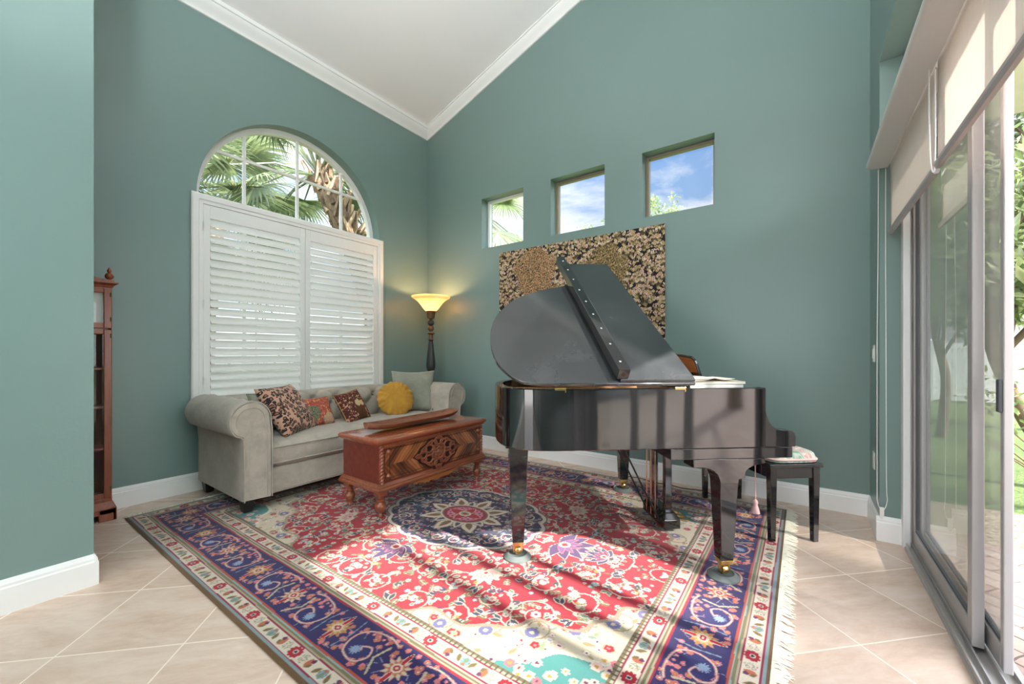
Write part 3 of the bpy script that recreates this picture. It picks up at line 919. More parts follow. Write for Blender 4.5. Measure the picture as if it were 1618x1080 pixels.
nx = int(round(2*HA/RES))+1; ny = int(round(2*HB/RES))+1
gx = np.linspace(RX0, RX1, nx); gy = np.linspace(RY0, RY1, ny)
GX, GY = np.meshgrid(gx, gy)
ax = np.abs(GX-(RX0+RX1)/2); ay = np.abs(GY-(RY0+RY1)/2)
dx = HA-ax; dy = HB-ay
# the weave is never quite straight
wob = .0022*np.sin(GX*7.3+GY*2.1)+.0018*np.sin(GY*9.1-GX*3.3)
d = np.minimum(dx, dy)+wob*(np.minimum(dx, dy) > .03)
longs = dy <= dx
s = np.where(longs, GX-(RX0+RX1)/2, GY-(RY0+RY1)/2)
img = np.zeros((ny, nx, 3), np.float32)
fi = np.clip((ax/RES).round().astype(int), 0, field.shape[1]-1); fj = np.clip((ay/RES).round().astype(int), 0, field.shape[0]-1)
img[:] = field[fj, fi]
def band(a, b, c):
    m = (d >= a) & (d < b); img[m] = lin(c)
def stripmap(a, b, cvs, P, W, flip):
    m = (d >= a) & (d < b)
    u = np.mod(s[m], P); v = (d[m]-a)/(b-a)*W
    if flip: v = W-v
    r = cvs.r
    img[m] = cvs.a[np.clip((v/r).astype(int), 0, cvs.ny-1), np.clip((u/r).astype(int), 0, cvs.nx-1)]
band(-1, .020, (112, 82, 52)); band(.020, .030, (140, 156, 160)); band(.030, .037, (150, 24, 66))
stripmap(.037, .098, guard, PG, WG, False)
band(.098, .104, (150, 20, 60)); band(.104, .112, (176, 168, 140)); band(.112, .122, (128, 118, 84)); band(.122, .128, (150, 176, 170)); band(.128, .138, (186, 76, 60))
stripmap(.138, .354, main, PW, WW, False)
band(.354, .364, (168, 30, 56)); band(.364, .372, (186, 172, 144)); band(.372, .382, (130, 112, 80)); band(.382, .389, (190, 184, 160)); band(.389, .396, (150, 22, 66))
stripmap(.396, .456, guard, PG, WG, True)
band(.456, .463, (150, 22, 66)); band(.463, .472, (196, 186, 156)); band(.472, .487, (128, 110, 78))
dots = (d > .463) & (d < .487) & (np.mod(s, .024) < .008); img[dots] = lin((98, 84, 66))
# abrash: slow change in the dye
ab = 1+.06*np.sin(GX*2.3+1)+.05*np.sin(GX*6.1+GY*1.2)
img *= (.74*ab)[..., None].astype(np.float32)
zz = .012+.0012*np.sin(GX*3.1+GY*1.7)-.006*np.clip((.012-np.minimum(dx, dy))/.012, 0, 1)
pts = np.stack([GX-(RX0+RX1)/2, GY-(RY0+RY1)/2, zz], -1).reshape(-1, 3)
rug = thing('area_rug', 'large red and navy oriental rug lying under the piano, sofa and chest', 'rug', ((RX0+RX1)/2, (RY0+RY1)/2, 0))
M['rug'] = attr_mat('hand_knotted_wool', 1., 420, .5, .2)
color_mesh('woven_pile', pts, nx, ny, img, M['rug'], rug)
mb = MB(); mb.box(-HA+.003, HA-.003, -HB+.003, HB-.003, .001, .006)
mb.build('rug_backing', plain('rug_edge_binding', C(122, 92, 60), .95, .3, 60), rug, smooth=0)
for sgn in (1, -1):
    mb = MB()
    r2 = random.Random(3)
    y = -HB+.01
    while y < HB-.01:
        L = r2.uniform(.045, .075); sw = r2.uniform(-.018, .018); k = r2.uniform(.0, .006)
        x = sgn*(HA-.006)
        mb.tube([(x, y, .008), (x+sgn*L*.35, y+sw*.3, .010+k), (x+sgn*L*.7, y+sw*.7, .005+k*.4), (x+sgn*L, y+sw*1.3, .003)], [.0032, .0036, .003, .0016], 4, None, False, False)
        y += r2.uniform(.0042, .0062)
    part_label(mb.build('fringe', plain('cream_fringe', C(236, 230, 212), .95, .08), rug, smooth=80), 'cream cotton fringe')['kind'] = 'stuff'
RZ = .0125
# ------------------------------------------------------------------ sofa
sofa = thing('sofa', 'grey velvet rolled arm sofa with tufted back under the shuttered window', 'sofa', (-3.747, 2.37, RZ))
sofa.scale = (1.14, 1, 1)
def tuft(a, b, A=.011):
    p = A*math.sqrt(abs(math.sin(PI*(a+b))*math.sin(PI*(a-b)))+1e-6)
    # deep dimple where a button pulls the cover in
    best = min(((a-i)**2+(b-j)**2) for i, j in ((round(a), round(b)), (math.floor(a)+.5, math.floor(b)+.5)))
    return p-1.0*A*math.exp(-best/.022)
# base
mb = MB(); mb.box(-.38, .385, -1.12, 1.12, .10, .30); sb = mb.build('base_rail', M['velvet'], sofa, smooth=0, bevel=.012)
mb = MB(); mb.tube([(.388, -.92, .125), (.388, .92, .125)], .004, 6); mb.build('welt', M['velvet'], sb)
def arm(sg, tufted_inside=True):
    # profile (y outward, z), inside bottom up over the roll and down the outside
    yc, zc, r = .15, .685, .142
    P = [(0, .10), (0, .25), (0, .40), (0, .50), (.002, .60)]
    P += [(yc+r*math.cos(math.radians(a)), zc+r*math.sin(math.radians(a))) for a in range(180, -51, -15)]
    P += [(.205, .56), (.195, .45), (.195, .30), (.195, .10)]
    nx = 40
    mb = MB(); rings = []
    cy = sum(p[0] for p in P)/len(P); cz = sum(p[1] for p in P)/len(P)
    acc = [0]
    for a, b in zip(P[:-1], P[1:]): acc.append(acc[-1]+math.hypot(b[0]-a[0], b[1]-a[1]))
    for i in range(nx+1):
        t = i/nx; x = -.38+.80*t
        e = 0
        if t > .96: e = (t-.96)/.04
        ring = []
        for k, (y, z) in enumerate(P):
            off = 0
            if tufted_inside and .40 < acc[k] < .80 and t < .93:
                off = tuft((x+.38)/.17, (acc[k]-.42)/.19, .018)-.009
            nyy, nzz = y-yc, z-zc
            if k < 5: nyy, nzz = -1, 0
            l = math.hypot(nyy, nzz) or 1
            sh = -.014*e*e
            yy = y+(nyy/l)*(off+sh) if k < len(P)-4 else y-sh*-.6*e
            ring.append((x-(0 if e < .99 else 0), sg*yy, z+(nzz/l)*(off+sh)))
        rings.append(ring)
    mb.loft(rings, True, True)
    o = mb.build('sofa_arm', M['velvet'], sofa, smooth=50)
    o.location = (0, sg*.935, 0)
    # facing panel with its welt
    w = MB()
    Q = [(y*.93+.008, z) for y, z in P]
    w.tube([(.421, sg*y, z) for y, z in catmull([(p[0]*.96+.004, p[1], 0) for p in P[:-1]], 2) and [(q[0], q[1]) for q in catmull([(p[0]*.96+.004, p[1], 0) for p in P], 2)]], .0045, 6)
    w.build('welt', M['velvet'], o)
    ins = [(.045, .12), (.045, .40), (.045, .60)]+[(yc+(r-.045)*math.cos(math.radians(a)), zc+(r-.045)*math.sin(math.radians(a))) for a in range(180, -41, -20)]
    w = MB()
    w.tube([(.421, sg*y, z) for y, z, q in catmull([(a, b, 0) for a, b in ins], 3)], .0042, 6)
    w.tube([(.419, sg*.155, .12), (.419, sg*.155, .54)], .003, 5)
    w.build('facing_seam', M['velvet'], o)
    # pleats of the roll
    if True:
        btn = [(-.20, .52), (.0, .52), (.2, .52), (-.1, .68), (.1, .68)]
        for x, z in btn:
            w = MB(); w.lathe([(0, .009), (.007, .008), (.011, .003), (.011, 0)], 10, Matrix.Translation((x, -sg*(.0), z)) @ Matrix.Rotation(sg*PI/2, 4, 'X'))
            w.build('button', M['velvetshaded'], o, smooth=60)
    return o
arm(-1); arm(1)
# back with roll and tufts
P = [(-.195, .28), (-.20, .38), (-.205, .46), (-.21, .54), (-.215, .62)]
xc, zc, r = -.305, .70, .105
P += [(xc+r*math.cos(math.radians(a)), zc+r*math.sin(math.radians(a))) for a in range(-22, 201, 12)]
P += [(-.40, .56), (-.39, .40), (-.385, .10)]
acc = [0]
for a, b in zip(P[:-1], P[1:]): acc.append(acc[-1]+math.hypot(b[0]-a[0], b[1]-a[1]))
# resample the profile finely so that the tufts read
F = []
for k in range(len(P)-1):
    m = 3 if k < 16 else 1
    for q in range(m): F.append((P[k][0]+(P[k+1][0]-P[k][0])*q/m, P[k][1]+(P[k+1][1]-P[k][1])*q/m, acc[k]+(acc[k+1]-acc[k])*q/m))
F.append((P[-1][0], P[-1][1], acc[-1]))
rings = []; ny = 150
for i in range(ny+1):
    y = -1.11+2.22*i/ny
    ring = []
    for k, (x, z, a) in enumerate(F):
        q0 = F[max(k-1, 0)]; q1 = F[min(k+1, len(F)-1)]
        tx, tz = q1[0]-q0[0], q1[1]-q0[1]; l = math.hypot(tx, tz) or 1
        off = 0
        if .06 < a < .56: off = (tuft(y/.235, (a-.44)/.30, .040)-.018)*min(1, (a-.06)/.06)*min(1, (.56-a)/.06)
        ring.append((x+tz/l*off, y, z-tx/l*off))
    rings.append(ring)
mb = MB(); mb.loft(rings, True, True); bk = mb.build('sofa_back', M['velvet'], sofa, smooth=60)
for row, (a, odd) in enumerate(((.44, 0), (.29, 1))):
    j = min(range(len(F)), key=lambda k: abs(F[k][2]-a))
    x, z, _ = F[j]
    for k in range(-4, 5):
        y = (k+.5*odd)*.235
        if abs(y) > .92: continue
        mb = MB(); mb.lathe([(0, .010), (.010, .008), (.015, .001), (.015, -.006)], 10, Matrix.Translation((x-.034, y, z-.016)) @ Matrix.Rotation(PI/2, 4, 'Y'))
        mb.build('button', M['velvetshaded'], bk, smooth=60)
# seat cushion
def cushion_box(mb, x0, x1, y0, y1, z0, z1, puff, nu=24, nv=60, T=None):
    hx, hy, hz = (x1-x0)/2, (y1-y0)/2, (z1-z0)/2; cx, cy, cz = (x0+x1)/2, (y0+y1)/2, (z0+z1)/2
    for sg in (1, -1):
        def fn(u, v, sg=sg):
            a = 2*u-1; b = 2*v-1
            rim = (1-abs(a)**10)*(1-abs(b)**40)
            edge = max(abs(a)**12, abs(b)**50)
            z = hz*(.62+.38*max(0, rim)**.5)+puff*(1-a*a)*(1-abs(b)**8)
            sx = 1-.035*(1-max(0, 1-edge)**.5)
            return (cx+hx*a*1, cy+hy*b, cz+sg*z)
        mb.grid(fn, nu, nv, T, sg < 0)
    # side skirt
    nn = 60
    def ring(k):
        out = []
        for i in range(nu): out.append((2*i/nu-1, -1))
        for i in range(nv): out.append((1, 2*i/nv-1))
        for i in range(nu): out.append((1-2*i/nu, 1))
        for i in range(nv): out.append((-1, 1-2*i/nv))
        return [(cx+hx*(a*(1+.02*math.sin(PI*k))), cy+hy*b*(1+.004*math.sin(PI*k)), cz-hz*.62+2*hz*.62*k) for a, b in out]
    mb.loft([ring(k/6) for k in range(7)], True, False, False, T)
mb = MB(); cushion_box(mb, -.19, .40, -.928, .928, .295, .495, .012)
sc_ = mb.build('seat_cushion', M['velvet'], sofa, smooth=65)
for z in (.335, .455):
    mb = MB(); mb.tube([(.404, -.92, z), (.407, 0, z), (.404, .92, z)], .005, 6); mb.build('welt', M['velvet'], sc_)
for x in (.335, -.33):
    for y in (-1.075, 1.075):
        mb = MB(); mb.frustum((x-.028, x+.028, y-.028, y+.028, 0), (x-.040, x+.040, y-.040, y+.040, .102)); mb.build('leg', M['legblack'], sofa, smooth=0, bevel=.003)

# ------------------------------------------------------------------ pillows
def pillow(name, w, h, t, mat, T, label, cat='pillow', roundp=False, group=None, piping=None, pinch=.07):
    mb = MB()
    for sg in (1, -1):
        if not roundp:
            def fn(u, v, sg=sg):
                a, b = 2*u-1, 2*v-1
                k = 1-pinch*(1-abs(b)**2)*abs(a)**3; l = 1-pinch*(1-abs(a)**2)*abs(b)**3
                e = max(0, (1-a**4)*(1-b**4))
                wr = .006*math.sin(9*a+3*b)*math.sin(7*b-2*a)*(1-e*.4)
                return (a*w/2*k, b*h/2*l, sg*(t/2*e**.55+wr*e))
            mb.grid(fn, 26, 26, None, sg < 0)
        else:
            n = 72
            rings = []
            for i in range(13):
                q = i/12
                z = sg*t/2*math.sqrt(max(0, 1-q**2.6))
                ring = []
                for j in range(n):
                    an = 2*PI*j/n
                    fold = .017*math.sin(an*18+1.5*math.sin(an*5))*max(0, q-.55)/.45*(1 if sg > 0 else .6)
                    rad = w/2*q*(1+.02*math.sin(an*18+1)*q)
                    ring.append((rad*math.cos(an), rad*math.sin(an)*h/w, z+fold))
                rings.append(ring)
            mb.loft(rings, True, False)
    o = mb.build(name, mat, None, smooth=80)
    bm = bmesh.new(); bm.from_mesh(o.data); bmesh.ops.remove_doubles(bm, verts=bm.verts, dist=.0008); bmesh.ops.recalc_face_normals(bm, faces=bm.faces); bm.to_mesh(o.data); bm.free()
    o.matrix_world = T
    tag(o, label, cat, group)
    if piping is not None:
        pts = []
        for k in range(80):
            q = k/20; s_ = int(q) % 4; f = q-int(q); c = 2*f-1
            a, b = [(c, -1), (1, c), (-c, 1), (-1, -c)][s_]
            kk = 1-pinch*(1-abs(b)**2)*abs(a)**3; ll = 1-pinch*(1-abs(a)**2)*abs(b)**3
            pts.append((a*w/2*kk, b*h/2*ll, 0))
        p = MB(); p.tube(pts, .005, 6, None, True); p.build('piping', piping, o)
    return o
def lean(bottom, along, back, ang, h, roll=0.):
    """pillow frame: bottom edge centre, direction of the bottom edge, lean direction, lean angle"""
    a = Vector(along).normalized(); b = Vector(back).normalized()
    up = (Vector((0, 0, 1))*math.cos(ang)+b*math.sin(ang)).normalized()
    n = a.cross(up).normalized()
    c = Vector(bottom)+up*(h/2)
    m = frameM(c, a, up, n)
    return m @ Matrix.Rotation(roll, 4, 'Z')
def leopard():
    m, nt, b = new_mat('leopard_print')
    v = nt.coord('Object')
    dn = nt.node('ShaderNodeTexNoise', {'Vector': v, 'Scale': 14., 'Detail': 2.})
    vv = nt.node('ShaderNodeMix', {0: .055, 4: v, 5: dn.outputs['Color']}, data_type='VECTOR') if False else None
    off = nt.node('ShaderNodeVectorMath', {0: dn.outputs['Color'], 1: (.035, .035, .035)}, operation='MULTIPLY')
    av = nt.node('ShaderNodeVectorMath', {0: v, 1: off.outputs[0]}, operation='ADD')
    fl = nt.node('ShaderNodeMapping', {0: av.outputs[0], 'Scale': (1, 1, .02)})
    vo = nt.node('ShaderNodeTexVoronoi', {'Vector': fl.outputs[0], 'Scale': 36., 'Randomness': .9})
    d = vo.outputs['Distance']
    ring = nt.math('MULTIPLY', nt.math('GREATER_THAN', d, .27), nt.math('LESS_THAN', d, .55))
    n = nt.noise(fl.outputs[0], 34, 2)
    ring = nt.math('MULTIPLY', ring, nt.math('GREATER_THAN', n, .36))
    inner = nt.math('LESS_THAN', d, .27)
    base = nt.mix(inner, C(204, 158, 134), C(160, 106, 82))
    base = nt.mix(ring, base, C(34, 26, 26))
    pset(nt, b, color=base, rough=.85, sheen=.2)
    return m
def fleck(name, bgc, cols, scale, thr=.42):
    m, nt, b = new_mat(name)
    v = nt.coord('Object', (1, 1, .05))
    vo = nt.node('ShaderNodeTexVoronoi', {'Vector': v, 'Scale': scale, 'Randomness': 1.})
    on = nt.math('LESS_THAN', vo.outputs['Distance'], thr)
    sep = nt.node('ShaderNodeSeparateColor', {0: vo.outputs['Color']})
    c = nt.ramp(sep.outputs[0], [(i/max(1, len(cols)-1), c) for i, c in enumerate(cols)], 'CONSTANT')
    pset(nt, b, color=nt.mix(on, bgc, c), rough=.95)
    pset(nt, b, normal=bump(nt, nt.noise(v, 300, 2), .3, .002))
    return m, nt, b
M['leopard'] = leopard()
pillow('throw_pillow', .44, .34, .14, M['velvetgreen'], lean((-3.80, 1.72, .50), (-.35, .93, 0), (-1, -.25, 0), .36, .38), 'plain grey green pillow tucked behind the leopard print pillow', piping=M['velvetgreen'])
pillow('throw_pillow', .50, .48, .15, M['leopard'], lean((-3.53, 1.80, .505), (-.55, .83, 0), (-.83, -.55, 0), .60, .48), 'large leopard print pillow leaning on the left sofa arm')
m, nt, b = fleck('red_tapestry_weave', C(172, 84, 66), [C(196, 98, 80), C(150, 58, 52), C(214, 150, 110), C(188, 120, 96), C(130, 60, 60)], 60., .5)
# green leafy patch and pale patches woven into it
v = nt.coord('Object'); sep = nt.node('ShaderNodeSeparateXYZ', {0: v})
def blobmask(nt, sep, cx, cy, r, n):
    dx = nt.math('SUBTRACT', sep.outputs[0], cx); dy = nt.math('SUBTRACT', sep.outputs[1], cy)
    d = nt.math('SQRT', nt.math('ADD', nt.math('MULTIPLY', dx, dx), nt.math('MULTIPLY', dy, dy)))
    return nt.math('LESS_THAN', nt.math('ADD', d, nt.math('MULTIPLY', n, r*.9)), r*1.4)
n = nt.noise(v, 26, 3)
src = b.inputs['Base Color'].links[0].from_socket
n2 = nt.noise(v, 70, 2)
gr = nt.ramp(n2, [(.35, C(92, 96, 80)), (.5, C(132, 130, 104)), (.65, C(150, 120, 90))], 'CONSTANT')
c1 = nt.mix(blobmask(nt, sep, -.05, -.02, .075, n), src, gr)
c2 = nt.mix(blobmask(nt, sep, .10, -.09, .06, n), c1, nt.ramp(n2, [(.4, C(206, 150, 110)), (.52, C(196, 178, 150)), (.6, C(132, 142, 150))], 'CONSTANT'))
nt.l.new(c2, b.inputs['Base Color'])
pillow('throw_pillow', .36, .29, .11, m, lean((-3.66, 2.01, .505), (-.12, 1, 0), (-1, -.1, 0), .45, .29), 'small red woven pillow with a grey green leafy patch')
m, nt, b = fleck('brown_flower_weave', C(84, 40, 34), [C(150, 72, 62), C(206, 178, 140), C(118, 56, 50), C(196, 150, 120), C(104, 48, 42)], 62., .46)
v = nt.coord('Object'); sep = nt.node('ShaderNodeSeparateXYZ', {0: v}); n = nt.noise(v, 30, 2)
src = b.inputs['Base Color'].links[0].from_socket
band_ = nt.math('MULTIPLY', nt.math('GREATER_THAN', sep.outputs[0], -.03), nt.math('LESS_THAN', sep.outputs[1], .06))
c0 = nt.mix(nt.math('MULTIPLY', band_, nt.math('LESS_THAN', sep.outputs[0], .1)), src, C(98, 58, 34))
c1 = nt.mix(blobmask(nt, sep, .03, .015, .038, n), c0, C(214, 186, 146)); c1 = nt.mix(blobmask(nt, sep, .085, .0, .03, n), c1, C(206, 172, 130))
nt.l.new(c1, b.inputs['Base Color'])
pillow('throw_pillow', .36, .33, .11, m, lean((-3.63, 2.41, .505), (-.30, .954, 0), (-.95, -.3, 0), .50, .33, .10), 'small dark brown flowered pillow with a pale animal patch', piping=plain('gold_cord', C(170, 140, 90), .8))
pillow('throw_pillow', .50, .50, .15, M['velvetgreen'], lean((-3.685, 3.16, .50), (.30, .95, 0) if False else (.62, .78, 0), (-.78, .62, 0), .30, .50), 'large plain grey green pillow standing behind the yellow pillow', pinch=.09)
pillow('throw_pillow', .40, .40, .13, M['yellow'], lean((-3.60, 2.86, .500), (.10, .99, 0) if False else (.45, .89, 0), (-.89, .45, 0), .42, .40), 'round mustard yellow pleated pillow on the sofa', roundp=True)

# ------------------------------------------------------------------ wooden chest
ch = thing('cedar_chest', 'carved cedar chest on turned legs standing in front of the sofa', 'chest', (-2.66, 2.345, RZ))
hx, hy = .225, .565
mb = MB(); mb.box(-hx, hx, -hy, hy, .225, .525); mb.build('chest_body', M['cherryend'], ch, smooth=0, bevel=.004)
def mould_ring(mb, prof, hx, hy):
    """profile (out, z) swept round a rectangle"""
    rings = []
    for sx, sy in ((-1, -1), (1, -1), (1, 1), (-1, 1)):
        rings.append([(sx*(hx+o), sy*(hy+o), z) for o, z in prof])
    mb.loft(rings, True, False, True)
mb = MB()
mould_ring(mb, [(-.03, .19), (.018, .19), (.026, .197), (.026, .210), (.018, .218), (.018, .228), (.008, .236), (.002, .246), (-.03, .246)], hx, hy)
mb.build('base_moulding', M['carve'], ch, smooth=30)
mb = MB()
prof = [(0, .520), (.010, .520), (.014, .530), (.024, .538), (.028, .545), (.028, .556), (.020, .566), (.008, .570), (-.10, .571)]
rings = [[(sx*(hx+o), sy*(hy+o), z) for sx, sy in ((-1, -1), (1, -1), (1, 1), (-1, 1))] for o, z in prof]
mb.loft(rings, True, True); lid = mb.build('chest_lid', M['lidwood'], ch, smooth=30)
# carved lip under the front edge of the lid
mb = MB()
mb.box(hx+.0, hx+.014, -hy+.03, hy-.03, .497, .522); mb.build('lid_lip', M['carve'], lid, smooth=0, bevel=.003)
# book matched front veneer
def veneer():
    m, nt, b = new_mat('book_matched_veneer')
    v = nt.coord('Object'); sep = nt.node('ShaderNodeSeparateXYZ', {0: v})
    y = nt.math('ABSOLUTE', nt.math('ADD', sep.outputs[1], 0.)); z = nt.math('SUBTRACT', sep.outputs[2], .37)
    az = nt.math('ABSOLUTE', z)
    t = nt.math('ADD', nt.math('MULTIPLY', y, 1.), nt.math('MULTIPLY', az, .95))
    wob = nt.noise(v, 5, 3)
    t2 = nt.math('ADD', t, nt.math('MULTIPLY', wob, .05))
    gr = nt.node('ShaderNodeTexWave', {'Vector': nt.node('ShaderNodeCombineXYZ', {0: t2, 1: 0., 2: 0.}).outputs[0], 'Scale': 9., 'Distortion': 3.5, 'Detail': 4.}).outputs['Fac']
    n = nt.noise(nt.node('ShaderNodeCombineXYZ', {0: nt.math('MULTIPLY', t2, 7.), 1: nt.math('MULTIPLY', nt.math('SUBTRACT', y, az), 1.2), 2: nt.math('SIGN', z)}).outputs[0], 1.6, 3)
    f = nt.math('ADD', nt.math('MULTIPLY', gr, .10), nt.math('MULTIPLY', n, .90))
    c = nt.ramp(f, [(.30, C(56, 28, 20)), (.46, C(104, 58, 36)), (.56, C(150, 90, 50)), (.72, C(188, 122, 72))])
    pset(nt, b, color=c, rough=.28, coat=.5, coatr=.1)
    return m
mb = MB(); mb.box(hx-.004, hx+.004, -hy+.045, hy-.045, .262, .500)
fp = mb.build('front_panel', veneer(), ch, smooth=0)
mb = MB()
for z in (.278, .484): mb.box(hx+.002, hx+.0055, -hy+.055, hy-.055, z-.002, z+.002)
for y in (-hy+.085, hy-.085): mb.box(hx+.002, hx+.0055, y-.002, y+.002, .278, .484)
mb.build('inlay_line', M['darkgroove'], fp, smooth=0)
for y in (-hy+.07, hy-.07):
    for z in (.292, .468):
        mb = MB(); mb.lathe([(.017, 0), (.017, .008), (.012, .012), (.011, .016), (.006, .020), (0, .021)], 16, Matrix.Translation((hx+.003, y, z)) @ Matrix.Rotation(PI/2, 4, 'Y'))
        mb.build('boss', M['carve'], fp, smooth=40)
# rope turned corner posts
for y in (-hy+.018, hy-.018):
    mb = MB()
    rings = []
    for i in range(97):
        z = .248+.27*i/96; tw_ = i/96*2*PI*5.5
        rings.append([(hx-.004+(.015+.0045*math.cos(2*(a-tw_)))*math.cos(a), y+(.015+.0045*math.cos(2*(a-tw_)))*math.sin(a), z) for a in np.linspace(0, 2*PI, 17)[:-1]])
    mb.loft(rings); mb.build('rope_column', M['carve'], ch, smooth=50)
# carved ornament
ORN = frameM((hx*0, 0, .375*(1-1.22)), (1, 0, 0), (0, 1.32, 0), (0, 0, 1.22))
mb = MB()
xo = hx+.010
def ring_(cy, cz, ry, rz, r, a0=0, a1=360, n=28):
    pts = [(xo, cy+ry*math.cos(math.radians(a0+(a1-a0)*i/n)), cz+rz*math.sin(math.radians(a0+(a1-a0)*i/n))) for i in range(n+(0 if a1-a0 == 360 else 1))]
    mb.tube(pts, r, 6, None, a1-a0 == 360)
cz = .375
mb.cur = 0
ring_(0, cz, .052, .046, .008)
for k in range(8):
    a = k*PI/4; mb.lathe([(.013, 0), (.012, .008), (.006, .013), (0, .014)], 8, Matrix.Translation((hx+.004, .030*math.cos(a), cz+.027*math.sin(a))) @ Matrix.Rotation(PI/2, 4, 'Y'))
mb.lathe([(.018, 0), (.017, .010), (.010, .018), (0, .020)], 12, Matrix.Translation((hx+.004, 0, cz)) @ Matrix.Rotation(PI/2, 4, 'Y'))
for sy in (-1, 1):
    ring_(sy*.078, cz+.034, .030, .026, .007); ring_(sy*.078, cz-.034, .030, .026, .007)
    ring_(sy*.125, cz, .026, .022, .007); ring_(sy*.118, cz+.028, .020, .016, .006, 0, 250); ring_(sy*.118, cz-.028, .020, .016, .006, 110, 360)
    mb.tube([(xo, sy*.14, cz+.004), (xo, sy*.165, cz+.008), (xo, sy*.19, cz)], [.009, .011, .004], 6); mb.tube([(xo, sy*.14, cz-.004), (xo, sy*.165, cz-.008), (xo, sy*.19, cz)], [.009, .010, .004], 6)
for sz in (-1, 1):
    ring_(0, cz+sz*.072, .034, .024, .007); ring_(.036, cz+sz*.062, .022, .018, .006); ring_(-.036, cz+sz*.062, .022, .018, .006)
    ring_(0, cz+sz*.100, .020, .014, .006); mb.tube([(xo, -.012, cz+sz*.108), (xo, 0, cz+sz*.122), (xo, .012, cz+sz*.108)], [.004, .008, .004], 6)
    for sy in (-1, 1):
        mb.tube(catmull([(xo, sy*.05, cz+sz*.085), (xo, sy*.075, cz+sz*.075), (xo, sy*.10, cz+sz*.055), (xo, sy*.14, cz+sz*.03)], 4), .007, 6)
mb.v = [tuple(ORN @ Vector(p)) for p in mb.v]
mb.build('carved_ornament', M['carve'], ch, smooth=60)
mb = MB()
pl = [(y, z) for y, z in [(.205, 0), (.17, .022), (.15, .05), (.11, .066), (.085, .092), (.05, .098), (.03, .125), (0, .132)]]
out = pl+[(-y, z) for y, z in pl[-2::-1]]+[(-y, -z) for y, z in pl[1:]]+[(y, -z) for y, z in pl[-2:0:-1]]
mb.prism(out, 0, .0035, frameM((hx+.0035, 0, cz), (0, 1, 0), (0, 0, 1), (1, 0, 0)))
mb.v = [tuple(ORN @ Vector(p)) for p in mb.v]
mb.build('ornament_ground', M['darkgroove'], fp, smooth=0)
# scalloped apron
ap = [(-.26, .192)]+[(y, .192-.040*max(0, math.cos(y/.27*PI/2))**.5-.010*abs(math.cos(y*26))) for y in np.linspace(-.24, .24, 41)]+[(.26, .192)]
mb = MB(); mb.prism(ap, hx-.03, hx-.012, Matrix(((0,0,1,0),(1,0,0,0),(0,1,0,0),(0,0,0,1)))); mb.build('apron', M['orangewood'], ch, smooth=0)
mb = MB()
legp = [(.010, 0), (.017, .004), (.019, .018), (.014, .030), (.020, .036), (.034, .055), (.040, .080), (.036, .098), (.024, .112), (.030, .118), (.030, .126), (.020, .134), (.026, .150), (.032, .158)]
for x in (-hx+.035, hx-.035):
    for y in (-hy+.035, hy-.035):
        mb = MB(); mb.lathe(legp, 20, Matrix.Translation((x, y, 0))); mb.box(x-.034, x+.034, y-.034, y+.034, .156, .192)
        mb.build('leg', M['carve'], ch, smooth=45)

# ------------------------------------------------------------------ long dough bowl on the chest
mb = MB()
n = 40; rings_o = []; rings_i = []
for i in range(n+1):
    t = i/n; y = -.49+.98*t
    e = max(.0, 1-abs(2*t-1)**5)
    w = .035+.085*e**.6; hgt = .018+.020*abs(2*t-1)**2
    lift = .006+.022*abs(2*t-1)**6
    ro = []; ri = []
    for k in range(13):
        a = PI+PI*k/12
        ro.append((w*math.cos(a), y, lift+.052+(.050-lift*.2)*math.sin(a)+hgt*0))
        ri.append(((w-.016)*math.cos(a), y*.965, lift+.052+(.036)*math.sin(a)*e))
    rings_o.append(ro+ri[::-1])
mb.loft(rings_o, True, True)
db = mb.build('dough_bowl', M['bowl'], None, smooth=50)
db.location = (-2.70, 2.335, RZ+.570); db.rotation_euler = (0, 0, math.radians(1.5))
tag(db, 'long narrow rustic wooden trough bowl lying on the chest lid', 'bowl')
# ------------------------------------------------------------------ floor lamp
lamp = thing('floor_lamp', 'lit torchiere floor lamp with amber glass bowl in the corner behind the sofa', 'lamp', (-3.875, 3.61, 0))
mb = MB(); mb.lathe([(.15, 0), (.15, .02), (.13, .035), (.09, .05), (.05, .09), (.035, .13), (.03, .17)], 28); mb.build('base', M['bronze'], lamp, smooth=40)
segs = [('bronze', [(.026, .17), (.03, .20), (.045, .23), (.03, .26), (.026, .30)]),
        ('ebony', [(.024, .30), (.04, .36), (.048, .44), (.036, .58), (.024, .70), (.028, .72)]),
        ('bronze', [(.030, .72), (.044, .74), (.044, .76), (.028, .78), (.034, .80), (.036, .84), (.028, .86), (.034, .88), (.034, .93), (.028, .95)]),
        ('bronze', [(.030, 1.36), (.026, 1.37), (.032, 1.385), (.026, 1.40), (.026, 1.425), (.046, 1.435), (.046, 1.445), (.022, 1.455), (.020, 1.47), (.036, 1.485), (.041, 1.505), (.036, 1.525), (.020, 1.54)]),
        ('ebony', [(.020, 1.54), (.036, 1.553), (.043, 1.575), (.036, 1.598), (.018, 1.61)]),
        ('bronze', [(.020, 1.61), (.024, 1.622), (.046, 1.635), (.050, 1.66), (.056, 1.70), (.066, 1.722), (.060, 1.728)])]
for mt, pr in segs:
    mb = MB(); mb.lathe(pr, 20); mb.build('turned_section', M[mt], lamp, smooth=50)
mb = MB(); rings = []
prof = [(.030, .95), (.045, .965), (.056, 1.0), (.058, 1.06), (.050, 1.14), (.040, 1.22), (.031, 1.30), (.026, 1.345), (.034, 1.355), (.034, 1.362)]
cm = catmull([(a, b, 0) for a, b in prof], 4)
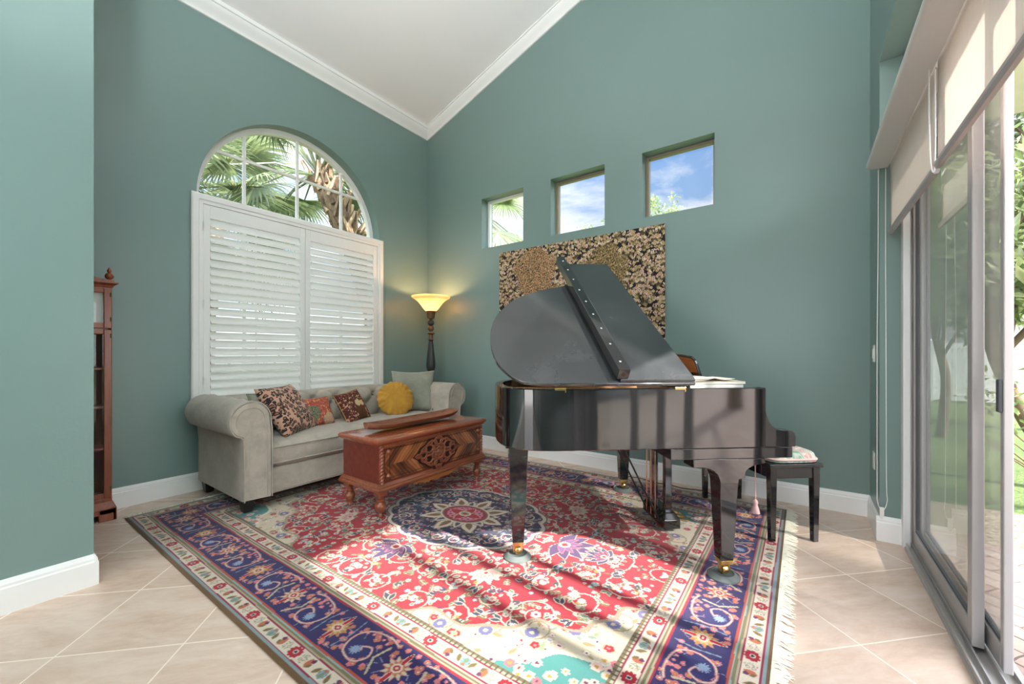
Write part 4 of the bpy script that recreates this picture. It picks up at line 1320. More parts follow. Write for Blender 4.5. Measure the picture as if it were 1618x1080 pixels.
for r, z, _ in cm:
    rings.append([((r*(1-.06*(1 if .97 < z < 1.34 else 0)*(.5+.5*math.cos(10*a))))*math.cos(a), (r*(1-.06*(1 if .97 < z < 1.34 else 0)*(.5+.5*math.cos(10*a))))*math.sin(a), z) for a in np.linspace(0, 2*PI, 61)[:-1]])
mb.loft(rings); mb.build('fluted_pole', M['ebony'], lamp, smooth=40)
def shade_mat():
    m = bpy.data.materials.new('amber_glass_lit'); m.use_nodes = True
    nt = NT(m.node_tree); nt.n.clear()
    out = nt.node('ShaderNodeOutputMaterial')
    v = nt.coord('Object'); n = nt.noise(v, 9, 4, .6, 1.)
    c = nt.ramp(n, [(.3, (.95, .76, .50, 1)), (.7, (1., .90, .74, 1))])
    sep = nt.node('ShaderNodeSeparateXYZ', {0: v})
    d = nt.node('ShaderNodeBsdfDiffuse', {0: c}); t = nt.node('ShaderNodeBsdfTranslucent', {0: c})
    mx = nt.node('ShaderNodeMixShader', {0: .7, 1: d.outputs[0], 2: t.outputs[0]})
    nt.l.new(mx.outputs[0], out.inputs[0])
    return m
mb = MB()
pr = catmull([(a, b, 0) for a, b in [(.050, 1.722), (.068, 1.730), (.092, 1.752), (.124, 1.795), (.160, 1.840), (.198, 1.872), (.230, 1.890), (.244, 1.903), (.245, 1.914)]], 4)
prof = [(r, z) for r, z, _ in pr]+[(r-.005, z+.002) for r, z, _ in pr[::-1]]
mb.lathe(prof, 40, None, False); mb.build('glass_shade', shade_mat(), lamp, smooth=60)
def emit(name, col, st):
    m = bpy.data.materials.new(name); m.use_nodes = True; nt = NT(m.node_tree); nt.n.clear()
    out = nt.node('ShaderNodeOutputMaterial'); e = nt.node('ShaderNodeEmission', {0: col, 1: st}); nt.l.new(e.outputs[0], out.inputs[0]); return m
mb = MB(); mb.lathe([(.008, 1.735), (.016, 1.745), (.016, 1.765)], 12); mb.build('bulb_socket', M['plastic'], lamp)
mb = MB(); mb.lathe([(.014, 1.765), (.022, 1.780), (.032, 1.805), (.032, 1.825), (.022, 1.848), (.001, 1.858)], 16)
mb.build('bulb', emit('lamp_bulb_glow', (1., .56, .25, 1), 290.), lamp, smooth=60)

# ------------------------------------------------------------------ tall clock cabinet
ck = thing('clock_cabinet', 'narrow tall mahogany clock cabinet half hidden by the wall end', 'clock cabinet', (-4.145, .455, 0))
W = .228; D = .118
mb = MB()
mb.frustum((-D, D+.022, -W-.022, W+.022, .085), (-D, D+.004, -W-.004, W+.004, .135))
for y in (-W-.02, W-.07): mb.box(D-.01, D+.022, y, y+.09, 0, .086)
mb.box(D-.01, D+.022, -W-.02, W+.02, .05, .086)
for y in (-W-.022, W+.002): mb.box(-D, D+.022, y, y+.02, 0, .086)
mb.build('plinth', M['clockwood'], ck, smooth=0, bevel=.004)
mb = MB()
for y in (-W, W-.018): mb.box(-D, D-.02, y, y+.018, .13, 1.67)
mb.box(-D, D, -W, W, .13, .16); mb.box(-D, D, -W, W, 1.65, 1.675); mb.box(-D, D-.02, -W, W, 1.355, 1.37)
mb.build('case', M['clockwood'], ck, smooth=0)
mb = MB(); mb.box(-D, -D+.01, -W+.018, W-.018, .16, 1.65); mb.build('back_panel', M['clockback'], ck, smooth=0)
for z in (.50, .80, 1.075):
    mb = MB(); mb.box(-D+.01, D-.035, -W+.018, W-.018, z, z+.014); mb.build('shelf', M['clockwood'], ck, smooth=0)
for nm, za, zb_ in (('lower_door', .16, 1.36), ('dial_door', 1.37, 1.655)):
    mb = MB(); w = .042
    mb.box(D-.02, D, -W, -W+w, za, zb_); mb.box(D-.02, D, W-w, W, za, zb_); mb.box(D-.02, D, -W+w, W-w, za, za+w*.9); mb.box(D-.02, D, -W+w, W-w, zb_-w*.8, zb_)
    o = mb.build(nm, M['clockwood'], ck, smooth=0, bevel=.004)
    mb = MB(); mb.box(D-.012, D-.009, -W+w-.004, W-w+.004, za+.03, zb_-.03); mb.build('door_glass', M['glass'], o, smooth=0)
    for z in (za+.05, zb_-.06):
        mb = MB(); mb.tube([(D+.002, W-.006, z), (D+.002, W-.006, z+.03)], .005, 8); mb.build('hinge', M['bronze'], o)
mb = MB(); mb.box(.08, .09, -.188, .188, 1.40, 1.63)
dial = mb.build('dial', plain('clock_dial_white', C(220, 222, 220), .5), ck, smooth=0)
for k, s_ in enumerate(['XII', 'I', 'II', 'III', 'IIII', 'V', 'VI', 'VII', 'VIII', 'IX', 'X', 'XI']):
    mb = MB()
    a = PI/2-k*PI/6; cy, cz_ = .118*math.cos(a), 1.515+.092*math.sin(a)
    w = .007; x0 = -(len(s_)-1)/2*w
    T = frameM((.0905, cy, cz_), (0, math.sin(a), -math.cos(a)), (0, math.cos(a), math.sin(a)), (1, 0, 0))
    for j, c in enumerate(s_):
        xx = x0+j*w
        if c == 'I': mb.box(xx-.0014, xx+.0014, -.012, .012, 0, .0006, T)
        else:
            for q in ((-.003, .003),) if c == 'V' else ((-.003, .003), (.003, -.003)):
                mb.tube([(xx+q[0], .012, .0004), (xx+(q[1] if c == 'X' else 0), -.012, .0004)], .0012, 4, T)
            if c == 'V': mb.tube([(xx+.003, .012, .0004), (xx, -.012, .0004)], .0012, 4, T)
    mb.build('numeral', M['satinblack'], dial, smooth=0)
for p_, r_ in (((.092, .03, 1.575), .0025), ((.092, -.075, 1.50), .002)):
    mb = MB(); mb.tube([(.092, 0, 1.515), p_], r_, 4); mb.build('clock_hand', M['satinblack'], dial)
mb = MB()
mould = [(0, 1.66), (.006, 1.665), (.010, 1.675), (.022, 1.685), (.030, 1.69), (.030, 1.70), (0, 1.702)]
mb.loft([[(D+a, -W-b_, z) for a, z, b_ in [(a, z, a) for a, z in mould]], [(D+a, W+a, z) for a, z in mould], [(-D, W+a, z) for a, z in mould], [(-D, -W-a, z) for a, z in mould]], True, False, True)
mb.box(-D, D, -W, W, 1.665, 1.70)
mb.build('cornice', M['clockwood'], ck, smooth=25)
pd = [(-W-.01, 1.70)]
for k in range(25):
    t = -1+2*k/24; y = t*(W+.01)
    z = 1.715+.030*(math.cos(abs(t)*PI)*.5+.5)**1+(.030 if abs(t) < .35 else .030*max(0, 1-((abs(t)-.35)/.2)**2))
    if abs(t) < .12: z -= .03*(1-(abs(t)/.12)**2)
    pd.append((y, z))
pd.append((W+.01, 1.70))
mb = MB(); mb.prism(pd, D-.006, D+.014, Matrix(((0,0,1,0),(1,0,0,0),(0,1,0,0),(0,0,0,1)))); mb.build('pediment', M['clockwood'], ck, smooth=30)
fin = [(.010, 1.700), (.014, 1.706), (.008, 1.716), (.020, 1.728), (.025, 1.744), (.019, 1.760), (.008, 1.768), (.012, 1.776), (.013, 1.784), (.006, 1.800), (.001, 1.808)]
for y in (-W+.012, W-.012):
    mb = MB(); mb.lathe(fin, 16, Matrix.Translation((D-.012, y, 0))); mb.build('finial', M['clockwood'], ck, smooth=60)
# ------------------------------------------------------------------ grand piano
PA = math.radians(40.19)
pn = thing('grand_piano', 'black lacquered baby grand piano with its lid propped open', 'piano', (-.155, 2.475, 0), PA)
ZT_, ZB_ = 1.015, .705
rim = [(0, 0), (-.5, 0), (-1.0, 0), (-1.12, .004), (-1.22, .022), (-1.30, .070), (-1.352, .135), (-1.380, .225), (-1.390, .34), (-1.386, .47), (-1.360, .60), (-1.310, .715), (-1.245, .81),
       (-1.155, .895), (-1.02, .985), (-.885, 1.045), (-.79, 1.115), (-.71, 1.20), (-.63, 1.30), (-.54, 1.39), (-.44, 1.44), (-.32, 1.462), (-.15, 1.465), (0, 1.465)]
def dense(poly, n=5):
    a = poly[:3]; b = catmull([(x, y, 0) for x, y in poly[2:]], n)
    return [(x, y) for x, y in a[:2]]+[(x, y) for x, y, _ in b]
RP = dense(rim)
def offset(path, d):
    out = []
    for i, p in enumerate(path):
        q0 = path[max(i-1, 0)]; q1 = path[min(i+1, len(path)-1)]
        tx, ty = q1[0]-q0[0], q1[1]-q0[1]; l = math.hypot(tx, ty) or 1
        out.append((p[0]+ty/l*d, p[1]-tx/l*d))   # to the right of travel = inside (travel: bass, tail, treble)
    return out
# travel from bass front along the bass side to the tail: inside lies to the right (+y)
def inside(path, d):
    o = offset(path, d)
    return o
ri_ = inside(RP, .045)
test = ri_[5]
if test[1] < 0: ri_ = inside(RP, -.045)
mb = MB()
e = .004
rings = []
for (x, y), (a, b) in zip(RP, ri_):
    dx_, dy_ = (a-x)/.045, (b-y)/.045
    rings.append([(x, y, ZB_+e), (x+dx_*e, y+dy_*e, ZB_), (a, b, ZB_), (a, b, ZT_), (x+dx_*e, y+dy_*e, ZT_), (x, y, ZT_-e)])
mb.loft(rings, True, True)
mb.build('rim', M['black'], pn, smooth=28)
inn = ri_+[]
poly = [(x, y) for x, y in ri_]
mb = MB(); mb.prism(poly, .74, .755); mb.build('soundboard', M['soundboard'], pn, smooth=0)
mb = MB(); mb.prism([(-.08, .05), (-.08, 1.41)]+[(x, y) for x, y in ri_[::-1] if x < -.40]+[(-.4, .05)], .915, .935); mb.build('iron_plate', M['gold_plate'], pn, smooth=0)
mb = MB()
for k in range(44):
    y = .12+k*.027
    x1 = -1.28 if y < .6 else max(-1.28, -1.28+(y-.6)*1.02)
    mb.tube([(-.40, y, .955), (x1, y*.86+.04, .955)], .0016, 4)
mb.build('string_bed', M['copper'], pn)
mb = MB()
for k, (x0, y0, x1, y1) in enumerate([(-.45, .30, -1.2, .30), (-.45, .62, -1.25, .55), (-.45, .95, -.95, .85)]): mb.tube([(x0, y0, .965), (x1, y1, .965)], .016, 6)
mb.build('plate_strut', M['gold_plate'], pn)
mb = MB()
for k in range(60):
    for j in range(2): mb.lathe([(.003, .93), (.003, .965)], 5, Matrix.Translation((-.24-j*.03, .12+k*.021, 0)))
mb.build('tuning_pins', M['steel'], pn)['kind'] = 'stuff'
for y in (.35, .75, 1.1):
    mb = MB(); x1 = -1.25 if y < .6 else -1.25+(y-.6)*1.05
    mb.box(x1, -.3, y-.04, y+.04, .69, .738); mb.build('brace_beam', M['satinblack'], pn, smooth=0)
# key bed, arms, key slip, fall board, keys
mb = MB(); mb.box(-.510, .152, .004, 1.461, .648, .705); mb.build('key_bed', M['black'], pn, smooth=0, bevel=.004)
ap = [(-.03, .706), (-.03, ZT_), (-.002, ZT_), (0, ZT_-.004), (.001, .90), (.006, .872), (.018, .842), (.038, .815), (.062, .800), (.095, .794), (.128, .792), (.148, .788), (.160, .776), (.166, .758), (.166, .706)]
for y, nm in ((.0, 'bass'), (1.405, 'treble')):
    mb = MB(); mb.prism([(x, z) for x, z in ap], -y, -(y+.06), Matrix(((1,0,0,0),(0,0,-1,0),(0,1,0,0),(0,0,0,1)))); mb.build('key_cheek', M['black'], pn, smooth=30, bevel=.003)
mb = MB(); mb.box(.128, .148, .06, 1.405, .705, .752); mb.build('key_slip', M['black'], pn, smooth=0, bevel=.003)
mb = MB()
nk = 52; kw = 1.235/nk; ys = .115
mb.cur = 0
for k in range(nk): mb.box(-.03, .122, ys+k*kw+.0006, ys+(k+1)*kw-.0006, .715, .742)
mb.cur = 1
for k in range(nk-1):
    if (k+5) % 7 not in (2, 6): mb.box(-.03, .068, ys+(k+1)*kw-.006, ys+(k+1)*kw+.006, .742, .753)
mb.build('keyboard', [M['ivory'], M['satinblack']], pn, smooth=0)
for y in (.06, 1.352):
    mb = MB(); mb.box(-.03, .126, y, y+.052, .705, .760); mb.build('key_block', M['black'], pn, smooth=0, bevel=.003)
mb = MB(); mb.loft([[(x, y, z) for x, z in [(-.04, .752), (-.028, .752), (-.052, .94), (-.075, .985), (-.09, .985), (-.066, .93)]] for y in (.062, 1.403)]); mb.build('fall_board', M['black'], pn, smooth=30)
mb = MB(); mb.box(-.385, -.035, .046, .345, .993, 1.012); mb.build('music_shelf', M['black'], pn, smooth=0, bevel=.003)
# music desk: board with rounded corners leaning towards the strings
dsk = [(0, 0), (0, .12)]+[(.05+.05*math.cos(math.radians(a)), .12+.05*math.sin(math.radians(a))) for a in range(180, 89, -15)]+[(.36, .195)]+[(.67+.05*math.cos(math.radians(a)), .12+.05*math.sin(math.radians(a))) for a in range(90, -1, -15)]+[(.72, 0)]
tl = math.radians(20)
mb = MB(); mb.prism(dsk, -.007, .007, frameM((-.125, .37, 1.016), (0, 1, 0), (-math.sin(tl), 0, math.cos(tl)), (math.cos(tl), 0, math.sin(tl))))
md_ = mb.build('music_desk', M['black'], pn, smooth=40, bevel=.003)
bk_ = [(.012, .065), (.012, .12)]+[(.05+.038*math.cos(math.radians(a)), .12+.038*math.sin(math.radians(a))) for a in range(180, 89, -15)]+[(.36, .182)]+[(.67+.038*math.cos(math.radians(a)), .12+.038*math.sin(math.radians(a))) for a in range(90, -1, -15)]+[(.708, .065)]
mb = MB(); mb.prism(bk_, -.0085, -.007, frameM((-.125, .37, 1.016), (0, 1, 0), (-math.sin(tl), 0, math.cos(tl)), (math.cos(tl), 0, math.sin(tl))))  # thin orange sheet: reflection of the gold plate put into the colour
part_label(mb.build('desk_plate_reflection', wood('painted_plate_reflection', C(150, 80, 40), C(206, 128, 76), 1, 5, .15, .8), md_, smooth=0), 'orange sheet with the gold plate reflection put into its colour')
# lid
TH_ = math.radians(36)
LM = frameM((0, 0, 1.030), (1, 0, 0), (0, math.cos(TH_), math.sin(TH_)), (0, -math.sin(TH_), math.cos(TH_)))
lo_ = [(-.385, -.004), (-.8, -.004), (-1.18, .000), (-1.255, .011), (-1.310, .046), (-1.356, .105), (-1.390, .17), (-1.412, .262), (-1.421, .356), (-1.416, .486), (-1.386, .625), (-1.334, .737), (-1.264, .845), (-1.172, .926), (-1.03, 1.010), (-.90, 1.062), (-.80, 1.13), (-.71, 1.23), (-.63, 1.34), (-.56, 1.40), (-.485, 1.415)]
b_ = catmull([(x, y, 0) for x, y in lo_[2:]], 4)
lid_poly = lo_[:2]+[(x, y) for x, y, _ in b_]
mb = MB(); mb.prism(lid_poly[::-1], 0, .018, LM)
lid = mb.build('lid', M['lidblack'], pn, smooth=30, bevel=.003)
fl_ = [(-.388, .004), (-.484, 1.415), (-.872, 1.412), (-.776, .004)]
mb = MB(); mb.prism(fl_, .020, .036, LM); mb.build('lid_front_flap', M['lidblack'], lid, smooth=0, bevel=.002)
mb = MB()
# thick lip on the free edge of the folded flap, with its row of screws
a0 = Vector((-.776, .010, 0)); a1 = Vector((-.872, 1.414, 0)); dr = (a1-a0).normalized(); pr_ = Vector((dr.y, -dr.x, 0))
for s0, s1, z0, z1, k in ((-.020, .040, .036, .094, 0),):
    c = [a0+pr_*s0, a0+pr_*s1, a1+pr_*s1, a1+pr_*s0]
    mb.prism([(p.x, p.y) for p in c], z0, z1, LM)
lip = mb.build('flap_lip', M['black'], lid, smooth=0, bevel=.003)
for k in range(9):
    p = a0+(a1-a0)*((k+.45)/9)+pr_*.010
    mb = MB(); mb.lathe([(.007, 0), (.006, .002), (.0, .003)], 10, LM @ Matrix.Translation((p.x, p.y, .094))); mb.build('screw', M['steel'], lip, smooth=60)
for u in (-.46, -1.08):
    mb = MB(); mb.box(u-.028, u+.028, -.003, .002, 1.009, 1.017); mb.box(u+.023, u+.028, -.004, .0, .998, 1.010); mb.tube([(u-.028, -.002, 1.019), (u+.028, -.002, 1.019)], .0035, 8); mb.build('lid_hinge', M['brass'], pn, smooth=30)
mb = MB(); p1 = LM @ Vector((-.60, 1.30, -.002)); mb.tube([(-.45, 1.38, 1.0), tuple(p1)], .010, 8); mb.build('lid_prop', M['black'], pn)
# legs
def leg_caster(parent, cx, cy, wheel):
    mb = MB(); mb.frustum((cx-.030, cx+.030, cy-.030, cy+.030, .088), (cx-.0315, cx+.0315, cy-.0315, cy+.0315, .112)); mb.build('ferrule', M['brass'], parent, smooth=0, bevel=.002)
    mb = MB()
    mb.box(cx-.026, cx-.018, cy-.012, cy+.012, .045, .088); mb.box(cx+.018, cx+.026, cy-.012, cy+.012, .045, .088); mb.lathe([(.02, .080), (.024, .089)], 12, Matrix.Translation((cx, cy, 0)))
    mb.lathe([(.004, -.016), (.024, -.014), (.026, -.008), (.026, .008), (.024, .014), (.004, .016)], 18, Matrix.Translation((cx, cy+.004, .0545)) @ Matrix.Rotation(PI/2, 4, 'Y'))
    mb.build('caster', M['brass'], parent, smooth=40)
def taper(mb, a, b, n=1): mb.frustum(b, a)
# bass leg with bracket
mb = MB()
br = [(0, .648), (0, .622), (-.03, .618), (-.07, .608), (-.092, .596), (-.106, .580), (-.109, .565), (-.109, .548), (-.143, .540), (-.144, .52), (-.242, .52), (-.246, .54), (-.256, .565), (-.275, .585), (-.305, .600), (-.335, .606), (-.388, .606), (-.388, .648)]
mb.prism(br, -.004, -.105, Matrix(((1,0,0,0),(0,0,-1,0),(0,1,0,0),(0,0,0,1))))
mb.build('leg_bracket', M['black'], pn, smooth=30, bevel=.002)
def leg(cx, cy, ztop, w0, w1):
    mb = MB(); mb.frustum((cx-w1, cx+w1, cy-w1, cy+w1, .110), (cx-w0, cx+w0, cy-w0, cy+w0, ztop))
    o = mb.build('leg', M['black'], pn, smooth=0, bevel=.003); leg_caster(o, cx, cy, True); return o
leg(-.193, .056, .545, .050, .033)
leg(-1.262, .345, .665, .056, .033)
mb = MB(); mb.box(-1.262-.075, -1.262+.075, .345-.075, .345+.075, .66, .705); mb.build('leg_block', M['black'], pn, smooth=0, bevel=.003)
mb = MB(); mb.prism(br[::-1] and [(x-.06, z) for x, z in br], -1.36, -1.46, Matrix(((1,0,0,0),(0,0,-1,0),(0,1,0,0),(0,0,0,1)))); mb.build('leg_bracket', M['black'], pn, smooth=30, bevel=.002)
leg(-.253, 1.405, .545, .050, .033)
# pedal lyre
lx = -.225
mb = MB(); mb.box(lx-.05, lx+.06, .575, .925, RZ+.025, RZ+.085)
mb.frustum((lx-.05, lx+.06, .575, .925, RZ+.085), (lx-.03, lx+.035, .60, .90, RZ+.125))
ly = mb.build('pedal_box', M['black'], pn, smooth=0, bevel=.004)
for y in (.625, .835):
    mb = MB(); mb.box(lx-.020, lx+.026, y, y+.04, RZ+.12, .65); mb.build('lyre_post', M['black'], pn, smooth=0, bevel=.003)
mb = MB(); mb.box(lx-.05, lx+.06, .56, .94, .615, .65); mb.build('lyre_top_block', M['black'], pn, smooth=0, bevel=.003)
for y in (.68, .75, .82):
    mb = MB(); mb.tube([(lx-.065, y, RZ+.06), (lx-.065, y, .70)], .0045, 8); mb.build('pedal_rod', M['copper'], pn)
    mb = MB(); mb.loft([[(lx+.05, y-.010, .058), (lx+.05, y+.010, .058), (lx+.05, y+.010, .066), (lx+.05, y-.010, .066)], [(lx+.10, y-.012, .056), (lx+.10, y+.012, .056), (lx+.10, y+.012, .064), (lx+.10, y-.012, .064)],
                        [(lx+.15, y-.022, .050), (lx+.15, y+.022, .050), (lx+.15, y+.022, .058), (lx+.15, y-.022, .058)], [(lx+.17, y-.014, .047), (lx+.17, y+.014, .047), (lx+.17, y+.014, .055), (lx+.17, y-.014, .055)]]); mb.build('pedal', M['brass'], ly, smooth=60)
for y in (.66, .86):
    mb = MB(); mb.tube([(lx-.05, y, .07), (lx-.36, y+.02, .70)], .006, 8); mb.build('lyre_brace', M['satinblack'], pn)

# caster cups: the legs stand in them
def w2(x, y): return (-.155+x*math.cos(PA)-y*math.sin(PA), 2.475+x*math.sin(PA)+y*math.cos(PA))
for (cx, cy), lab in zip(((-.193, .060), (-1.262, .349), (-.253, 1.409)), ('under the piano leg nearest the keyboard end of the viewer side', 'under the piano leg at the curved tail', 'under the far piano leg next to the wall')):
    x, y = w2(cx, cy)
    mb = MB(); mb.lathe([(.080, .0), (.080, .006), (.068, .014), (.060, .022), (.052, .024), (.046, .017), (.0, .015)], 32)
    o = mb.build('caster_cup', M['caster'], None, smooth=50); o.location = (x, y, RZ)
    tag(o, 'round grey caster cup '+lab, 'caster cup', 'caster cups under the piano legs')

# ------------------------------------------------------------------ piano bench
bx, by = w2(.495, .80)
bn = thing('piano_bench', 'black lacquered piano bench with square legs beside the keyboard', 'bench', (bx, by, 0), PA)
hx, hy = .165, .40
mb = MB(); mb.box(-hx-.012, hx+.012, -hy-.012, hy+.012, .475, .500); mb.build('seat', M['black'], bn, smooth=0, bevel=.004)
for nm, bb in (('apron', (-hx+.008, -hx+.026, -hy+.01, hy-.01)), ('apron', (hx-.026, hx-.008, -hy+.01, hy-.01)), ('apron', (-hx+.01, hx-.01, -hy+.008, -hy+.026)), ('apron', (-hx+.01, hx-.01, hy-.026, hy-.008))):
    mb = MB(); mb.box(*bb, .405, .476); mb.build(nm, M['black'], bn, smooth=0, bevel=.002)
for sx in (-1, 1):
    for sy in (-1, 1):
        X_, Y_ = sx*(hx-.022), sy*(hy-.022)
        zz_ = 0.0
        wx = bx+X_*math.cos(PA)-Y_*math.sin(PA); wy = by+X_*math.sin(PA)+Y_*math.cos(PA)
        if wx < RX1 and wy < RY1: zz_ = RZ
        mb = MB(); mb.frustum((X_-.016, X_+.016, Y_-.016, Y_+.016, zz_), (X_-.022, X_+.022, Y_-.022, Y_+.022, .476)); mb.build('leg', M['black'], bn, smooth=0, bevel=.002)
m, nt, b = new_mat('floral_chintz')
v = nt.coord('Object')
n1 = nt.noise(v, 9, 2, .5, 1.2); n2 = nt.noise(v, 14, 3, .6, 2.)
c = nt.ramp(n1, [(.40, C(196, 198, 190)), (.50, C(108, 142, 122)), (.56, C(190, 196, 186)), (.64, C(186, 120, 118)), (.70, C(198, 198, 190))])
pset(nt, b, color=c, rough=.7)
cu = thing('bench_cushion', 'padded white floral cushion lying on the black piano bench', 'cushion', (bx+.02*math.cos(PA), by+.02*math.sin(PA), .500), PA)
mb = MB(); 
def cq(u, v_):
    pass
rings = []
for i in range(11):
    q = i/10
    a = q*PI/2
    s_ = 1-.0*q
    rings.append([(hx*1.02*(1-.10*(1-math.cos(a))*1)*cx_*s_, hy*.98*(1-.06*(1-math.cos(a)))*cy_*s_, .004+.058*math.sin(a)) for cx_, cy_ in [(math.copysign(abs(math.cos(t))**.28, math.cos(t)), math.copysign(abs(math.sin(t))**.28, math.sin(t))) for t in np.linspace(0, 2*PI, 73)[:-1]]])
for s_ in (.7, .4, .02):
    rings.append([(x*s_ if True else 0, y*s_, .062+.030*(1-s_**2)) for x, y, z in rings[10]])
mb.loft(rings, True, True); mb.build('padded_top', m, cu, smooth=60)
mb = MB()
mb.tube([tuple(Vector(p)*1.0+Vector((0, 0, .008))) for p in rings[1]], .008, 8, None, True); mb.build('piping', plain('rose_piping', C(206, 176, 172), .8), cu)
tx, ty = -.165-.030, -.275
mb = MB(); mb.tube([(-.16, ty, .012), (tx, ty, .004), (tx-.002, ty, -.03), (tx-.002, ty, -.27)], .0035, 6)
mb.lathe([(.004, -.262), (.013, -.272), (.016, -.285), (.012, -.298), (.018, -.312), (.024, -.335), (.027, -.352), (.0, -.355)], 16, Matrix.Translation((tx-.002, ty, 0)))
part_label(mb.build('tassel', plain('pink_cord_tassel', C(226, 184, 186), .85, .15, 60), cu, smooth=50), 'pink tassel on a cord')

# ------------------------------------------------------------------ sheet music on the shelf
def book(w, d, h, pos, rz, mat_cover, mat_page, label, name='music_book', loose=0):
    o = thing(name, label, 'book', (*w2(*pos[:2]), pos[2]), PA+rz, 'sheet music on the piano')
    mb = MB(); mb.box(-w/2, w/2, -d/2, d/2, 0, .0012); mb.box(-w/2, w/2, -d/2, d/2, h-.0012, h); mb.box(-w/2, w/2, d/2-.001, d/2+.0006, 0, h)
    mb.build('cover', mat_cover, o, smooth=0)
    mb = MB(); mb.box(-w/2+.002, w/2-.002, -d/2+.002, d/2-.001, .0013, h-.0013); mb.build('page_block', mat_page, o, smooth=0)
    return o
def page_edge():
    m, nt, b = new_mat('page_edges')
    v = nt.coord('Object', (3, 3, 900)); n = nt.noise(v, 1, 1)
    pset(nt, b, color=nt.ramp(n, [(.35, C(190, 186, 178)), (.6, C(236, 232, 220))]), rough=.8); return m
M['page'] = page_edge()
book(.30, .23, .018, (-.222, .185, 1.0125), .01, plain('grey_cover', C(120, 122, 126), .5), M['page'], 'thick grey music book at the bottom of the stack on the piano')
book(.31, .24, .012, (-.215, .19, 1.031), -.03, plain('cream_cover', C(226, 214, 190), .6), M['page'], 'cream music book in the middle of the stack on the piano')
o = thing('sheet_music', 'open sheet music lying on top of the book stack on the piano', 'sheet music', (*w2(-.235, .18), 1.0435), PA+.06, 'sheet music on the piano')
mb = MB(); mb.grid(lambda u, v: (-.15+.29*u, -.11+.22*v, .004+.010*math.exp(-((u-.5)/.10)**2)+.004*math.sin(u*PI)), 24, 4); mb.grid(lambda u, v: (-.15+.29*u, -.11+.22*v, 0), 2, 2, None, True)
mb.build('page', M['paper'], o, smooth=60)
mb = MB(); mb.grid(lambda u, v: (-.14+.26*u, -.10+.20*v, .0125+.010*math.exp(-((u-.55)/.12)**2)+.003*math.sin(u*7)), 24, 4); so = mb.build('page', M['paper'], o, smooth=60)
s2 = so.modifiers.new('t', 'SOLIDIFY'); s2.thickness = .0015

# thin black cable on the floor behind the pedals
mb = MB()
pts = [(-.62, 3.74, .004), (-.70, 3.80, .004), (-.86, 3.765, .004), (-.98, 3.80, .004), (-1.10, 3.775, .004), (-1.25, 3.83, .004), (-1.42, 3.80, .004)]
mb.tube(catmull(pts, 6), .0035, 6)
tag(mb.build('power_cord', M['satinblack'], None), 'thin black power cord lying along the baseboard behind the piano', 'cord')
# ------------------------------------------------------------------ outside
def grass_mat():
    m, nt, b = new_mat('lawn_grass')
    v = nt.coord('Object'); n = nt.noise(v, .7, 5, .65); n2 = nt.noise(v, 45, 3, .7)
    f = nt.math('ADD', nt.math('MULTIPLY', n, .45), nt.math('MULTIPLY', n2, .55))
    pset(nt, b, color=nt.ramp(f, [(.35, C(62, 84, 42)), (.55, C(102, 122, 66)), (.7, C(142, 150, 94))]), rough=.95)
    pset(nt, b, normal=bump(nt, n2, .8, .03)); return m
mb = MB(); mb.box(-45, 45, -45, 60, -.32, -.12)
lw = struct(mb.build('lawn', grass_mat(), smooth=0), 'green lawn outside the glass doors', 'lawn')
def paver_mat():
    m, nt, b = new_mat('brick_pavers')
    v = nt.coord('Object', rot=(0, 0, math.radians(38)))
    wob = nt.node('ShaderNodeTexNoise', {'Vector': v, 'Scale': 7., 'Detail': 1.})
    off = nt.node('ShaderNodeVectorMath', {0: wob.outputs['Color'], 1: (.035, .035, 0)}, operation='MULTIPLY')
    vv = nt.node('ShaderNodeVectorMath', {0: v, 1: off.outputs[0]}, operation='ADD')
    br = nt.node('ShaderNodeTexBrick', {'Vector': vv.outputs[0], 'Scale': 1., 'Mortar Size': .005, 'Mortar Smooth': .2, 'Brick Width': .22, 'Row Height': .11, 'Color1': C(150, 124, 114), 'Color2': C(166, 150, 138), 'Mortar': C(98, 84, 76)})
    n = nt.noise(v, 60, 3)
    pset(nt, b, color=nt.mix(.35, br.outputs[0], nt.ramp(n, [(.3, (.75, .75, .75, 1)), (.7, (1.1, 1.1, 1.1, 1))]), 'MULTIPLY'), rough=.85)
    pset(nt, b, normal=bump(nt, nt.math('SUBTRACT', 1., br.outputs['Fac']), .3, .004)); return m
mb = MB(); mb.box(.63, 13, -9, 3.95, -.20, -.05)
struct(mb.build('patio', paver_mat(), smooth=0), 'pinkish brick paver patio outside the open door', 'patio')
mb = MB(); mb.box(-9, .63, -13, YR-.2, -.20, -.05)
struct(mb.build('terrace', plain('pale_terrace_concrete', (.78, .76, .72, 1), .8), smooth=0))
mb = MB(); mb.box(.63, 6, 3.95, 4.9, -.2, -.07)
m, nt, b = new_mat('bark_mulch'); v = nt.coord('Object'); n = nt.noise(v, 50, 4, .7)
pset(nt, b, color=nt.ramp(n, [(.35, C(96, 82, 64)), (.65, C(186, 172, 146))]), rough=1., normal=bump(nt, n, .8, .02))
struct(mb.build('planting_bed', m, smooth=0), 'strip of bark mulch at the edge of the patio', 'ground')
mb = MB(); mb.box(.62, 1.75, YR-1.2, YB+1.2, 3.16, 3.30)  # unseen eave, added to block sun coming through the transom
struct(mb.build('unseen_roof_eave', plain('eave_white', C(225, 222, 216), .7), smooth=0))
